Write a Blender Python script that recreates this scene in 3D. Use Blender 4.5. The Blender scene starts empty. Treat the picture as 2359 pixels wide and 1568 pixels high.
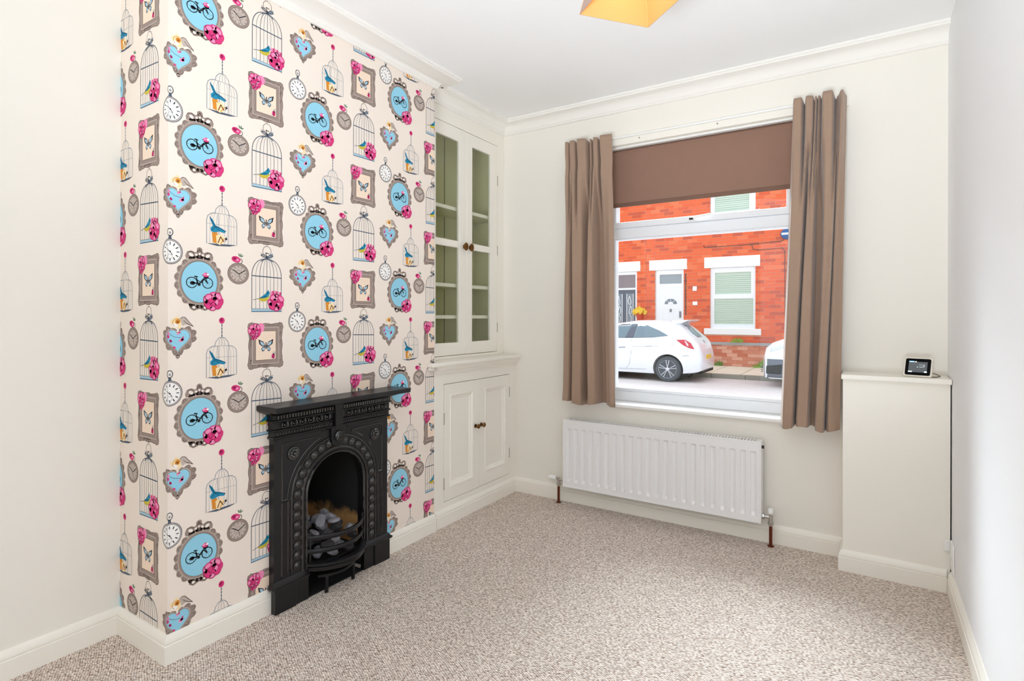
import bpy, bmesh, math, random
from mathutils import Vector, Matrix
from mathutils.geometry import tessellate_polygon
PI = math.pi
random.seed(7)
S = bpy.context.scene
C = S.collection

# ------------------------------------------------------------------ camera
F_PX, YAW, ROLL, YH, EYE = 1271.89, 0.5704, -0.0020, 728.24, 1.25
cam = bpy.data.cameras.new('camera'); cam_o = bpy.data.objects.new('camera', cam); C.objects.link(cam_o)
cam.sensor_fit = 'HORIZONTAL'; cam.sensor_width = 36.0
cam.lens = F_PX / 2359 * 36.0
cam.shift_y = (YH - 784.0) / 2359
cam.clip_start = 0.02; cam.clip_end = 300
cam_o.matrix_world = (Matrix.Translation((0, 0, EYE)) @ Matrix.Rotation(YAW, 4, 'Z')
                      @ Matrix.Rotation(PI / 2, 4, 'X') @ Matrix.Rotation(-ROLL, 4, 'Z'))
S.camera = cam_o

# ------------------------------------------------------------------ light, exposure
S.view_settings.view_transform = 'Standard'; S.view_settings.look = 'None'
S.view_settings.exposure = 0.82; S.view_settings.gamma = 1.0; S.view_settings.use_curve_mapping = False
S.cycles.use_denoising = True
S.cycles.max_bounces = 14; S.cycles.diffuse_bounces = 8; S.cycles.transparent_max_bounces = 12
S.cycles.caustics_reflective = False; S.cycles.caustics_refractive = False
SKY_STRENGTH = 0.83
w = bpy.data.worlds.new('overcast_sky'); S.world = w; w.use_nodes = True
nt = w.node_tree; nt.nodes.clear()
wo = nt.nodes.new('ShaderNodeOutputWorld'); bg = nt.nodes.new('ShaderNodeBackground')
tc = nt.nodes.new('ShaderNodeTexCoord'); sp = nt.nodes.new('ShaderNodeSeparateXYZ'); cr = nt.nodes.new('ShaderNodeValToRGB')
cr.color_ramp.elements[0].position = 0.0; cr.color_ramp.elements[0].color = (0.90, 0.95, 1.0, 1)
cr.color_ramp.elements[1].position = 1.0; cr.color_ramp.elements[1].color = (0.80, 0.90, 1.0, 1)
nt.links.new(tc.outputs['Generated'], sp.inputs[0]); nt.links.new(sp.outputs['Z'], cr.inputs[0])
nt.links.new(cr.outputs[0], bg.inputs[0]); bg.inputs[1].default_value = SKY_STRENGTH
nt.links.new(bg.outputs[0], wo.inputs[0])
BULB_W = 0.17
def area(name, loc, rot, sx, sy, watts, col):
    l = bpy.data.lights.new(name, 'AREA'); l.shape = 'RECTANGLE'; l.size = sx; l.size_y = sy; l.energy = watts; l.color = col
    o = bpy.data.objects.new(name, l); C.objects.link(o); o.location = loc; o.rotation_euler = rot; return o
# added room fill: broad sun for bright sky, bare lamp behind the camera
sl = bpy.data.lights.new('sky_fill_sun', 'SUN'); sl.energy = 7.0; sl.angle = math.radians(50); sl.color = (0.80, 0.91, 1.0)
so_ = bpy.data.objects.new('sky_fill_sun', sl); C.objects.link(so_); so_.rotation_euler = Vector((0.50, -1.0, -0.62)).to_track_quat('-Z', 'Y').to_euler()
ul = area('room_fill', (-0.1, -1.0, 0.6), Vector((-0.06, 0.7, 0.78)).to_track_quat('-Z', 'Y').to_euler(), 0.9, 0.6, 26, (0.86, 0.93, 1.0))
ul.data.spread = math.radians(98)

# ------------------------------------------------------------------ materials
def lin(c):
    return tuple((v / 255 / 12.92) if v / 255 <= 0.04045 else ((v / 255 + 0.055) / 1.055) ** 2.4 for v in c)
class N:
    def __init__(s, m): s.t = m.node_tree
    def new(s, k, **kw):
        n = s.t.nodes.new(k)
        for a, b in kw.items(): setattr(n, a, b)
        return n
    def link(s, a, b): s.t.links.new(a, b)
MATS = {}
def mat(name, rgb, rough=0.5, metal=0.0, spec=0.5, noise=None, bump=None, coat=0.0, sheen=0.0):
    """noise = (scale, amount): broad colour mottling; bump = (scale, strength)"""
    if name in MATS: return MATS[name]
    m = bpy.data.materials.new(name); m.use_nodes = True; n = N(m)
    b = m.node_tree.nodes['Principled BSDF']; c = lin(rgb) + (1,)
    b.inputs['Base Color'].default_value = c; b.inputs['Roughness'].default_value = rough
    b.inputs['Metallic'].default_value = metal; b.inputs['Specular IOR Level'].default_value = spec
    b.inputs['Coat Weight'].default_value = coat; b.inputs['Sheen Weight'].default_value = sheen
    if noise or bump: tcd = n.new('ShaderNodeTexCoord')
    if noise:
        t = n.new('ShaderNodeTexNoise'); t.inputs['Scale'].default_value = noise[0]; t.inputs['Detail'].default_value = 5
        n.link(tcd.outputs['Object'], t.inputs['Vector'])
        mx = n.new('ShaderNodeMix', data_type='RGBA')
        mx.inputs[6].default_value = tuple(v * (1 - noise[1]) for v in c[:3]) + (1,)
        mx.inputs[7].default_value = tuple(min(1, v * (1 + noise[1])) for v in c[:3]) + (1,)
        n.link(t.outputs['Fac'], mx.inputs[0]); n.link(mx.outputs[2], b.inputs['Base Color'])
    if bump:
        t2 = n.new('ShaderNodeTexNoise'); t2.inputs['Scale'].default_value = bump[0]; t2.inputs['Detail'].default_value = 4
        n.link(tcd.outputs['Object'], t2.inputs['Vector'])
        bp = n.new('ShaderNodeBump'); bp.inputs['Strength'].default_value = bump[1]; bp.inputs['Distance'].default_value = 0.004
        n.link(t2.outputs['Fac'], bp.inputs['Height']); n.link(bp.outputs[0], b.inputs['Normal'])
    MATS[name] = m; return m
def glass_mat(name, tint=(255, 255, 255), ior=1.45):
    if name in MATS: return MATS[name]
    m = bpy.data.materials.new(name); m.use_nodes = True; n = N(m); m.node_tree.nodes.clear()
    o = n.new('ShaderNodeOutputMaterial'); tr = n.new('ShaderNodeBsdfTransparent'); gl = n.new('ShaderNodeBsdfGlossy')
    fr = n.new('ShaderNodeFresnel'); mx = n.new('ShaderNodeMixShader')
    tr.inputs[0].default_value = lin(tint) + (1,); gl.inputs['Roughness'].default_value = 0.0
    ge = n.new('ShaderNodeNewGeometry'); mi = n.new('ShaderNodeMix', data_type='FLOAT'); mi.inputs[2].default_value = ior; mi.inputs[3].default_value = 1 / ior
    n.link(ge.outputs['Backfacing'], mi.inputs[0]); n.link(mi.outputs[0], fr.inputs[0])
    n.link(fr.outputs[0], mx.inputs[0]); n.link(tr.outputs[0], mx.inputs[1]); n.link(gl.outputs[0], mx.inputs[2]); n.link(mx.outputs[0], o.inputs[0])
    MATS[name] = m; return m

def carpet_mat():
    m = bpy.data.materials.new('loop_pile_carpet'); m.use_nodes = True; n = N(m)
    b = m.node_tree.nodes['Principled BSDF']; b.inputs['Roughness'].default_value = 0.95; b.inputs['Specular IOR Level'].default_value = 0.1
    t = n.new('ShaderNodeTexCoord'); mp = n.new('ShaderNodeMapping')
    mp.inputs['Rotation'].default_value = (0, 0, math.radians(38)); mp.inputs['Scale'].default_value = (95, 150, 1)
    n.link(t.outputs['Object'], mp.inputs[0])
    nz = n.new('ShaderNodeTexNoise'); nz.inputs['Scale'].default_value = 7; nz.inputs['Detail'].default_value = 2
    n.link(t.outputs['Object'], nz.inputs['Vector'])
    ma = n.new('ShaderNodeVectorMath', operation='MULTIPLY_ADD'); ma.inputs[1].default_value = (3, 3, 0)
    n.link(nz.outputs['Color'], ma.inputs[0]); n.link(mp.outputs[0], ma.inputs[2])
    v = n.new('ShaderNodeTexVoronoi', feature='F1'); v.inputs['Scale'].default_value = 1.0; v.inputs['Randomness'].default_value = 0.4
    n.link(ma.outputs[0], v.inputs['Vector'])
    r = n.new('ShaderNodeValToRGB'); e = r.color_ramp.elements
    e[0].position = 0.12; e[0].color = lin((251, 244, 237)) + (1,)
    e[1].position = 0.8; e[1].color = lin((96, 72, 58)) + (1,)
    k = e.new(0.42); k.color = lin((227, 215, 203)) + (1,)
    k = e.new(0.6); k.color = lin((182, 160, 146)) + (1,)
    n.link(v.outputs['Distance'], r.inputs[0])
    n2 = n.new('ShaderNodeTexNoise'); n2.inputs['Scale'].default_value = 0.35; n2.inputs['Detail'].default_value = 3
    n.link(v.outputs['Color'], n2.inputs['Vector'])
    hs = n.new('ShaderNodeHueSaturation'); n.link(r.outputs[0], hs.inputs['Color'])
    mr = n.new('ShaderNodeMapRange'); mr.inputs[3].default_value = 0.80; mr.inputs[4].default_value = 1.15
    sx = n.new('ShaderNodeSeparateColor'); n.link(v.outputs['Color'], sx.inputs[0]); n.link(sx.outputs[0], mr.inputs[0]); n.link(mr.outputs[0], hs.inputs['Value'])
    n.link(hs.outputs[0], b.inputs['Base Color'])
    bp = n.new('ShaderNodeBump'); bp.inputs['Strength'].default_value = 0.8; bp.inputs['Distance'].default_value = 0.006; bp.invert = True
    n.link(v.outputs['Distance'], bp.inputs['Height']); n.link(bp.outputs[0], b.inputs['Normal'])
    return m
def brickwork_mat():
    m = bpy.data.materials.new('distant_brickwork'); m.use_nodes = True; n = N(m); b = m.node_tree.nodes['Principled BSDF']
    t = n.new('ShaderNodeTexCoord'); mp = n.new('ShaderNodeMapping'); mp.inputs['Rotation'].default_value = (PI / 2, 0, 0)
    br = n.new('ShaderNodeTexBrick'); br.inputs['Scale'].default_value = 1; br.inputs['Brick Width'].default_value = 0.30; br.inputs['Row Height'].default_value = 0.105
    br.inputs['Mortar Size'].default_value = 0.008
    br.inputs['Color1'].default_value = lin((214, 104, 66)) + (1,); br.inputs['Color2'].default_value = lin((190, 84, 52)) + (1,); br.inputs['Mortar'].default_value = lin((220, 180, 160)) + (1,)
    n.link(t.outputs['Object'], mp.inputs[0]); n.link(mp.outputs[0], br.inputs['Vector']); n.link(br.outputs['Color'], b.inputs['Base Color']); b.inputs['Roughness'].default_value = 0.9
    return m
def fireback_mat():
    m = bpy.data.materials.new('sooty_firebrick'); m.use_nodes = True; n = N(m); b = m.node_tree.nodes['Principled BSDF']
    t = n.new('ShaderNodeTexCoord'); sx = n.new('ShaderNodeSeparateXYZ'); n.link(t.outputs['Object'], sx.inputs[0])
    nz = n.new('ShaderNodeTexNoise'); nz.inputs['Scale'].default_value = 14; nz.inputs['Detail'].default_value = 6; n.link(t.outputs['Object'], nz.inputs['Vector'])
    # soot line dips towards the sides: the pale patch is a stain of its own on the firebrick
    m1 = n.new('ShaderNodeMath', operation='MULTIPLY_ADD'); m1.inputs[1].default_value = 0.20; n.link(nz.outputs['Fac'], m1.inputs[0]); n.link(sx.outputs['Z'], m1.inputs[2])
    r = n.new('ShaderNodeValToRGB'); e = r.color_ramp.elements
    e[0].position = 0.345; e[0].color = lin((176, 132, 80)) + (1,); e[1].position = 0.40; e[1].color = lin((20, 19, 18)) + (1,)
    n.link(m1.outputs[0], r.inputs[0]); n.link(r.outputs[0], b.inputs['Base Color']); b.inputs['Roughness'].default_value = 0.95
    return m

M_wall = mat('cream_emulsion', (241, 237, 228), 0.75, spec=0.25, noise=(1.5, 0.012))
M_rwall = mat('white_emulsion', (245, 246, 248), 0.75, spec=0.25, noise=(1.5, 0.01))
M_paper = mat('cream_wallpaper', (244, 232, 220), 0.7, spec=0.25, noise=(2, 0.012))
M_ceil = mat('white_ceiling_paint', (245, 245, 245), 0.8, spec=0.2, noise=(1.2, 0.01))
M_corn = mat('cornice_paint', (243, 240, 234), 0.75, spec=0.2)
M_trim = mat('ivory_gloss', (246, 242, 232), 0.32, spec=0.45)
M_white = mat('white_gloss', (246, 246, 244), 0.3, spec=0.5)
M_rad = mat('radiator_enamel', (241, 241, 241), 0.28, spec=0.5)
M_carpet = carpet_mat()
M_green = mat('sage_green_paint', (222, 219, 182), 0.6)
M_brass = mat('aged_brass', (120, 82, 42), 0.28, metal=0.9)
M_iron = mat('black_cast_iron', (19, 19, 22), 0.34, spec=0.42, bump=(60, 0.06))
M_ironb = mat('polished_black_iron', (18, 18, 21), 0.12, spec=0.8, coat=0.6)
M_irond = mat('sooty_iron', (15, 14, 14), 0.85)
M_fireback = fireback_mat()
M_coal = mat('ashy_coal', (136, 134, 140), 0.9, noise=(18, 0.5), bump=(40, 0.5))
M_coald = mat('dark_coal', (52, 50, 52), 0.85, noise=(18, 0.5), bump=(40, 0.5))
M_curtain = mat('taupe_curtain_cloth', (163, 137, 118), 0.8, spec=0.15, sheen=0.3, noise=(30, 0.04), bump=(320, 0.12))
M_blind = mat('brown_blind_cloth', (150, 118, 102), 0.85, spec=0.1, noise=(12, 0.05), bump=(260, 0.1))
M_chrome = mat('chrome', (200, 198, 194), 0.2, metal=1.0)
M_copper = mat('painted_copper', (112, 52, 30), 0.35, metal=0.6)
M_upvc = mat('white_plastic', (240, 243, 247), 0.3)
M_glass = glass_mat('window_glass')
M_cabglass = glass_mat('cupboard_glass', (250, 252, 248))
M_dark = mat('black_plastic', (14, 14, 16), 0.25)
M_shade = None

# ------------------------------------------------------------------ mesh builder
class MB:
    def __init__(s): s.v = []; s.f = []; s.m = []; s.cur = 0
    def add(s, vs, fs):
        o = len(s.v); s.v += [tuple(x) for x in vs]
        for f in fs: s.f.append([i + o for i in f]); s.m.append(s.cur)
        return s
    def box(s, x0, x1, y0, y1, z0, z1):
        return s.add([(x0, y0, z0), (x1, y0, z0), (x1, y1, z0), (x0, y1, z0), (x0, y0, z1), (x1, y0, z1), (x1, y1, z1), (x0, y1, z1)],
                     [(0, 3, 2, 1), (4, 5, 6, 7), (0, 1, 5, 4), (1, 2, 6, 5), (2, 3, 7, 6), (3, 0, 4, 7)])
    @staticmethod
    def P(axis, a, u, v): return (a, u, v) if axis == 'x' else ((u, a, v) if axis == 'y' else (u, v, a))
    def prism(s, poly, axis, a, b):
        n = len(poly); vs = [s.P(axis, a, *p) for p in poly] + [s.P(axis, b, *p) for p in poly]
        return s.add(vs, [list(range(n)), list(range(2 * n - 1, n - 1, -1))] + [(i, i + n, (i + 1) % n + n, (i + 1) % n) for i in range(n)])
    def holed(s, axis, a, b, u0, u1, v0, v1, holes):
        us = sorted({u0, u1, *[h[0] for h in holes], *[h[1] for h in holes]}); us = [u for u in us if u0 <= u <= u1]
        vs = sorted({v0, v1, *[h[2] for h in holes], *[h[3] for h in holes]}); vs = [v for v in vs if v0 <= v <= v1]
        def solid(i, j):
            if not (0 <= i < len(us) - 1 and 0 <= j < len(vs) - 1): return False
            cu, cv = (us[i] + us[i + 1]) / 2, (vs[j] + vs[j + 1]) / 2
            return not any(h[0] < cu < h[1] and h[2] < cv < h[3] for h in holes)
        idx = {}; V = []; Fs = []
        def vid(i, j, k):
            if (i, j, k) not in idx: idx[(i, j, k)] = len(V); V.append(s.P(axis, (a, b)[k], us[i], vs[j]))
            return idx[(i, j, k)]
        for i in range(len(us) - 1):
            for j in range(len(vs) - 1):
                if not solid(i, j): continue
                Fs.append([vid(i, j, 0), vid(i + 1, j, 0), vid(i + 1, j + 1, 0), vid(i, j + 1, 0)])
                Fs.append([vid(i, j, 1), vid(i, j + 1, 1), vid(i + 1, j + 1, 1), vid(i + 1, j, 1)])
                for (di, dj, p, q) in ((-1, 0, (i, j), (i, j + 1)), (1, 0, (i + 1, j), (i + 1, j + 1)), (0, -1, (i, j), (i + 1, j)), (0, 1, (i, j + 1), (i + 1, j + 1))):
                    if not solid(i + di, j + dj): Fs.append([vid(*p, 0), vid(*q, 0), vid(*q, 1), vid(*p, 1)])
        return s.add(V, Fs)
    def loft(s, rings, caps=True, closed=True):
        n = len(rings[0]); vs = [p for r in rings for p in r]; fs = []
        for k in range(len(rings) - 1):
            for i in range(n if closed else n - 1):
                j = (i + 1) % n; fs.append((k * n + i, k * n + j, (k + 1) * n + j, (k + 1) * n + i))
        if caps: fs += [list(range(n))[::-1], [(len(rings) - 1) * n + i for i in range(n)]]
        return s.add(vs, fs)
    def tube(s, pts, r, n=8, caps=True):
        pts = [Vector(p) for p in pts]; rs = r if isinstance(r, (list, tuple)) else [r] * len(pts); rings = []
        up = None
        for i, p in enumerate(pts):
            d = (pts[min(i + 1, len(pts) - 1)] - pts[max(i - 1, 0)]).normalized()
            if up is None: up = Vector((0, 0, 1)) if abs(d.z) < 0.9 else Vector((1, 0, 0))
            a = d.cross(up).normalized(); b = a.cross(d).normalized(); up = b
            rings.append([p + (a * math.cos(t) + b * math.sin(t)) * rs[i] for t in [2 * PI * k / n for k in range(n)]])
        return s.loft(rings, caps)
    def cyl(s, p0, p1, r, n=16): return s.tube([p0, p1], r, n)
    def lathe(s, prof, org, d, n=20):
        d = Vector(d).normalized(); up = Vector((0, 0, 1)) if abs(d.z) < 0.9 else Vector((1, 0, 0)); a = d.cross(up).normalized(); b = a.cross(d); o = Vector(org)
        return s.loft([[o + d * h + (a * math.cos(2 * PI * k / n) + b * math.sin(2 * PI * k / n)) * max(r, 1e-5) for k in range(n)] for r, h in prof])
    def ball(s, c, r, nu=12, nv=8):
        r = r if isinstance(r, (tuple, list)) else (r, r, r)
        return s.loft([[(c[0] + r[0] * math.sin(PI * j / nv) * math.cos(2 * PI * i / nu), c[1] + r[1] * math.sin(PI * j / nv) * math.sin(2 * PI * i / nu), c[2] + r[2] * math.cos(PI * j / nv)) for i in range(nu)] for j in ([0.04] + list(range(1, nv)) + [nv - 0.04])])
    def sweep(s, path, prof, z0=0.0, ends=None):
        """profile (out, z) along a plan path, room on the right hand, mitred corners"""
        n = len(path); rings = []
        for i, p in enumerate(path):
            p = Vector(p)
            ds = []
            if i > 0: ds.append((p - Vector(path[i - 1])).normalized())
            if i < n - 1: ds.append((Vector(path[i + 1]) - p).normalized())
            ns = [Vector((d.y, -d.x)) for d in ds]
            mv = ns[0] if len(ns) == 1 else (ns[0] + ns[1]) / (1 + ns[0].dot(ns[1]))
            rings.append([(p.x + mv.x * o, p.y + mv.y * o, z0 + z) for o, z in prof])
        return s.loft(rings)
    def build(s, name, mats, parent=None, smooth=None, bevel=0.0, kind=None, label=None, seg=2, solid=0.0, fix=True):
        me = bpy.data.meshes.new(name); me.from_pydata(s.v, [], s.f)
        mats = mats if isinstance(mats, (list, tuple)) else [mats]
        for m in mats: me.materials.append(m)
        if any(s.m): me.polygons.foreach_set('material_index', s.m)
        if fix:
            bm = bmesh.new(); bm.from_mesh(me); bmesh.ops.recalc_face_normals(bm, faces=bm.faces); bm.to_mesh(me); bm.free()
        if smooth:
            for p in me.polygons: p.use_smooth = True
            me.set_sharp_from_angle(angle=math.radians(smooth))
        o = bpy.data.objects.new(name, me); C.objects.link(o)
        if parent: attach(o, parent)
        if solid:
            md = o.modifiers.new('thickness', 'SOLIDIFY'); md.thickness = solid
        if bevel:
            md = o.modifiers.new('edges', 'BEVEL'); md.width = bevel; md.segments = seg; md.limit_method = 'ANGLE'; md.angle_limit = math.radians(40)
        if kind: o['kind'] = kind
        if label: o['label'] = label
        return o
def attach(o, parent):
    o.parent = parent
    if parent.type == 'EMPTY': o.matrix_parent_inverse = Matrix.Translation(parent.location).inverted()
def thing(name, label, cat, loc, group=None):
    o = bpy.data.objects.new(name, None); C.objects.link(o); o.location = loc; o.empty_display_size = 0.05
    return tag(o, label, cat, group)
def tag(o, label, cat, group=None):
    o['label'] = label; o['category'] = cat
    if group: o['group'] = group
    return o
def arc(cx, cy, r, a0, a1, n): return [(cx + r * math.cos(a0 + (a1 - a0) * i / n), cy + r * math.sin(a0 + (a1 - a0) * i / n)) for i in range(n + 1)]

# ------------------------------------------------------------------ room shell
XB, YB0, YB1 = -2.118, 1.005, 2.462           # chimney breast
XA, XR, YW, YBK, ZC = -2.49, 0.329, 3.358, -2.6, 2.645
MB().box(XA - 0.12, XR + 0.12, YBK, YW + 0.28, -0.12, 0).build('floor', M_carpet, kind='structure')
MB().box(XA - 0.12, XR + 0.12, YBK, YW + 0.28, ZC, ZC + 0.15).build('ceiling', M_ceil, kind='structure')
MB().box(XA - 0.12, XA, YBK, YW, 0, ZC).build('wall_left', M_wall, kind='structure')
MB().box(XR, XR + 0.12, YBK, YW, 0, ZC).build('wall_right', M_rwall, kind='structure')
wall_breast = MB().prism([(YB0, 0), (1.52, 0), (1.52, 0.66), (1.90, 0.66), (1.90, 0), (YB1, 0), (YB1, ZC), (YB0, ZC)], 'x', XA, XB).build('wall_chimney', M_paper, kind='structure')
WX0, WX1, WZ0, WZ1 = -1.47, -0.305, 0.672, 2.345
MB().holed('y', YW, YW + 0.28, XA - 0.12, XR + 0.12, 0, ZC, [(WX0, WX1, WZ0, WZ1)]).build('wall_window', M_wall, kind='structure')
MB().holed('y', YBK - 0.12, YBK, XA - 0.12, XR + 0.12, 0, ZC, [(-1.45, 0.2, 0, 2.45)]).build('wall_back', M_wall, kind='structure')  # unseen opening added to let sky light fill the room
SK = [(0, 0), (0.018, 0), (0.018, 0.066), (0.0135, 0.069), (0.0165, 0.073), (0.0165, 0.079), (0.013, 0.089), (0.007, 0.097), (0.0045, 0.101), (0, 0.101)]
MB().sweep([(XA, YBK), (XA, YB0), (XB, YB0), (XB, 1.408)], SK).build('baseboard_left', M_trim, kind='structure', smooth=35)
MB().sweep([(XB, 2.045), (XB, YB1)], SK).build('baseboard_chimney', M_trim, kind='structure', smooth=35)
MB().sweep([(-2.13, YW), (-0.09, YW)], SK).build('baseboard_window', M_trim, kind='structure', smooth=35)
MB().sweep([(XR, 3.172), (XR, YBK)], SK).build('baseboard_right', M_trim, kind='structure', smooth=35)
def cornice(p, h):
    cove = [(0.02 + (p - 0.045) * (1 - math.cos(t)), -h + 0.014 + (h - 0.04) * math.sin(t)) for t in [PI / 2 * k / 7 for k in range(8)]]
    return [(0, 0), (0, -h), (0.012, -h), (0.016, -h + 0.004), (0.016, -h + 0.012)] + cove + [(p - 0.02, -0.024), (p - 0.006, -0.024), (p - 0.006, -0.014), (p, -0.012), (p, 0)]
MB().sweep([(XA, YBK), (XA, YB0), (XB, YB0), (XB, YB1), (-2.235, YB1)], cornice(0.115, 0.072), ZC).build('trim_1', M_corn, kind='structure', smooth=35)
MB().sweep([(-2.228, YB1), (-2.228, YW), (XR, YW)], cornice(0.095, 0.088), ZC).build('trim_2', M_corn, kind='structure', smooth=35)

# ------------------------------------------------------------------ window
FY0, FY1 = 3.48, 3.55
win = MB().holed('y', FY0, FY1, WX0, WX1, 0.692, WZ1, [(-1.425, -0.358, 0.757, 1.767), (-1.425, -0.358, 1.834, 2.30)]).build('window_1', M_upvc, kind='structure', bevel=0.006)
MB().holed('y', FY0 + 0.006, FY1 - 0.01, -1.425, -0.358, 0.757, 1.767, [(-1.412, -0.371, 0.778, 1.757)]).build('glazing_bead', M_upvc, win, bevel=0.004)
sash = MB().holed('y', FY0 - 0.014, FY1 - 0.012, -1.43, -0.353, 1.834, 2.30, [(-1.402, -0.381, 1.872, 2.262)]).build('top_sash', M_upvc, win, bevel=0.005)
MB().box(-1.412, -0.371, 3.512, 3.516, 0.778, 1.757).build('glass_pane', M_glass, win)
MB().box(-1.402, -0.381, 3.508, 3.512, 1.872, 2.262).build('glass_pane', M_glass, win)
hb = MB().box(-0.925, -0.875, FY0 - 0.024, FY0 - 0.012, 1.842, 1.862)
hb.tube([(-0.90, FY0 - 0.02, 1.853), (-0.90, FY0 - 0.05, 1.853), (-0.87, FY0 - 0.055, 1.856), (-0.79, FY0 - 0.05, 1.866)], [0.009, 0.009, 0.008, 0.006], 8)
hb.build('window_handle', M_white, sash, smooth=40)
hk = MB().box(-0.912, -0.888, FY0 - 0.058, FY0 - 0.044, 1.842, 1.852).build('handle_button', M_dark, sash)
MB().box(WX0 - 0.05, WX1 + 0.05, 3.322, YW + 0.001, 0.6725, 0.692).box(WX0 + 0.001, WX1 - 0.001, YW - 0.01, FY0 + 0.02, 0.6722, 0.6921).build('window_sill', M_white, win, bevel=0.004)
MB().box(WX0 - 0.05, WX1 + 0.05, FY1, YW + 0.34, 0.62, 0.69).build('outer_sill', M_white, win, bevel=0.006)

# roller blind in the head of the reveal
bl = thing('roller_blind', 'brown roller blind pulled a quarter of the way down over the window', 'blind', (-0.88, 3.41, 2.33))
MB().box(-1.428, -0.33, 3.409, 3.4105, 1.985, 2.32).build('blind_fabric', M_blind, bl)
MB().box(-1.428, -0.33, 3.404, 3.415, 1.960, 1.986).build('bottom_bar', mat('brown_bar_cloth', (126, 98, 84), 0.8, spec=0.1), bl, bevel=0.004)
MB().cyl((-1.44, 3.425, 2.318), (-0.33, 3.425, 2.318), 0.018, 16).build('roller', M_blind, bl, smooth=40)
MB().box(-1.46, -0.315, 3.372, 3.398, 2.331, 2.3449).build('head_rail', M_white, bl, bevel=0.003)
# curtain track board over the window
tk = thing('curtain_track', 'white painted board with a slim curtain rail above the window', 'curtain rail', (-0.88, YW, 2.37))
MB().box(-1.72, -0.075, YW - 0.012, YW - 0.0005, 2.346, 2.398).build('board', M_trim, tk, bevel=0.003)
MB().box(-1.70, -0.085, YW - 0.030, YW - 0.012, 2.385, 2.397).build('rail', M_white, tk, bevel=0.003)
scr = MB()
for x in (-1.2, -0.73): scr.cyl((x, YW - 0.015, 2.372), (x, YW - 0.011, 2.372), 0.004, 8)
scr.build('screw', mat('dull_screw', (150, 140, 130), 0.5, metal=0.6), tk, kind='stuff')

def smooth_at(pts, s):
    for (a, p), (b, q) in zip(pts, pts[1:]):
        if s <= b:
            t = (s - a) / (b - a); t = t * t * (3 - 2 * t); return p + (q - p) * t
    return pts[-1][1]
def curtain(name, label, xt0, xt1, xb0, xb1, zt, zb, top, bot, ph):
    """top / bot: fold depth (towards the room) against place across the cloth"""
    nu = 150
    def at(s, t):      # s across, t = 0 top .. 1 bottom
        e = min(1, t * 1.02) ** 1.2; x0 = xt0 + (xb0 - xt0) * e; x1 = xt1 + (xb1 - xt1) * e
        k = min(1.0, max(0.0, (t - 0.07) / 0.30)); k = k * k * (3 - 2 * k)
        sw = s + 0.012 * math.sin(5 * t + 7 * s + ph) * t
        d = smooth_at(top, s) * (1 - k) + smooth_at(bot, max(0, min(1, sw))) * k
        pinch = math.exp(-((t - 0.085) / 0.035) ** 2)
        d = d * (1 - 0.25 * pinch) * 1.6 + 0.004 * math.sin(9 * t + 14 * s + ph) * k
        x = x0 + (x1 - x0) * s + 0.006 * math.sin(13 * s + 3 * t + ph)
        z = zt + (zb - zt) * t + max(0, 1 - t / 0.06) * 0.012 * smooth_at(top, s) / 0.03
        if t > 0.95: d += 0.010 * (t - 0.95) / 0.05 * math.sin(11 * s + ph)
        return (x, 3.262 - d, z + 0.010 * math.sin(PI * 3 * s + ph) * t)
    m = MB()
    rings = []; ts = sorted(set([0.0] + [0.16 * i / 16 for i in range(1, 17)] + [0.16 + 0.84 * i / 46 for i in range(1, 47)]))
    for t in ts: rings.append([at(i / nu, t) for i in range(nu + 1)])
    m.loft(rings, caps=False, closed=False)
    root = thing(name, label, 'curtain', ((xb0 + xb1) / 2, 3.276, zb))
    m.build('cloth', M_curtain, root, smooth=75, solid=0.003, fix=False)
    # hem band stitched along the foot
    h = MB(); rr = []
    for t in (0.966, 0.999): rr.append([(p[0], p[1] - 0.0035, p[2]) for p in [at(i / nu, t) for i in range(nu + 1)]])
    h.loft(rr, caps=False, closed=False).build('hem', M_curtain, root, smooth=75, fix=False)
    hd = MB(); rr = []
    for t in (0.0, 0.03, 0.062): rr.append([(p[0], p[1] + 0.006, p[2] - 0.006) for p in [at(i / nu, t) for i in range(nu + 1)]])
    hd.loft(rr, caps=False, closed=False).build('heading_tape', mat('heading_tape', (196, 182, 166), 0.9), root, smooth=75, fix=False)
    return root
curtain('curtain', 'taupe pleated curtain at the left side of the window', -1.672, -1.338, -1.688, -1.312, 2.374, 0.690,
        [(0, -.01), (.04, .028), (.09, .026), (.12, -.02), (.16, .03), (.26, .03), (.30, -.025), (.34, .034), (.46, .03), (.50, -.025), (.55, .02), (.60, -.02), (.65, .026), (.72, .022), (.76, -.03), (.81, .03), (1, .026)],
        [(0, -.005), (.07, .022), (.14, .018), (.18, -.02), (.24, .030), (.38, .028), (.45, -.032), (.52, -.028), (.57, .042), (.65, .040), (.70, -.024), (.77, -.018), (.84, .016), (.94, .030), (1, .012)], 1.0)
curtain('curtain', 'taupe pleated curtain at the right side of the window beside the boxed corner', -0.318, -0.080, -0.386, -0.117, 2.376, 0.672,
        [(0, .01), (.03, .028), (.14, .028), (.18, -.025), (.23, .030), (.32, .026), (.37, -.024), (.41, .02), (.45, -.015), (.50, .02), (.54, -.01), (.59, .036), (.70, .036), (.75, -.028), (.80, .0), (.90, .028), (1, -.01)],
        [(0, .0), (.06, .036), (.21, .036), (.27, -.032), (.33, .030), (.46, .030), (.50, -.034), (.58, -.032), (.63, .032), (.77, .036), (.81, -.024), (.86, .020), (1, .004)], 4.0)

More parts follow.
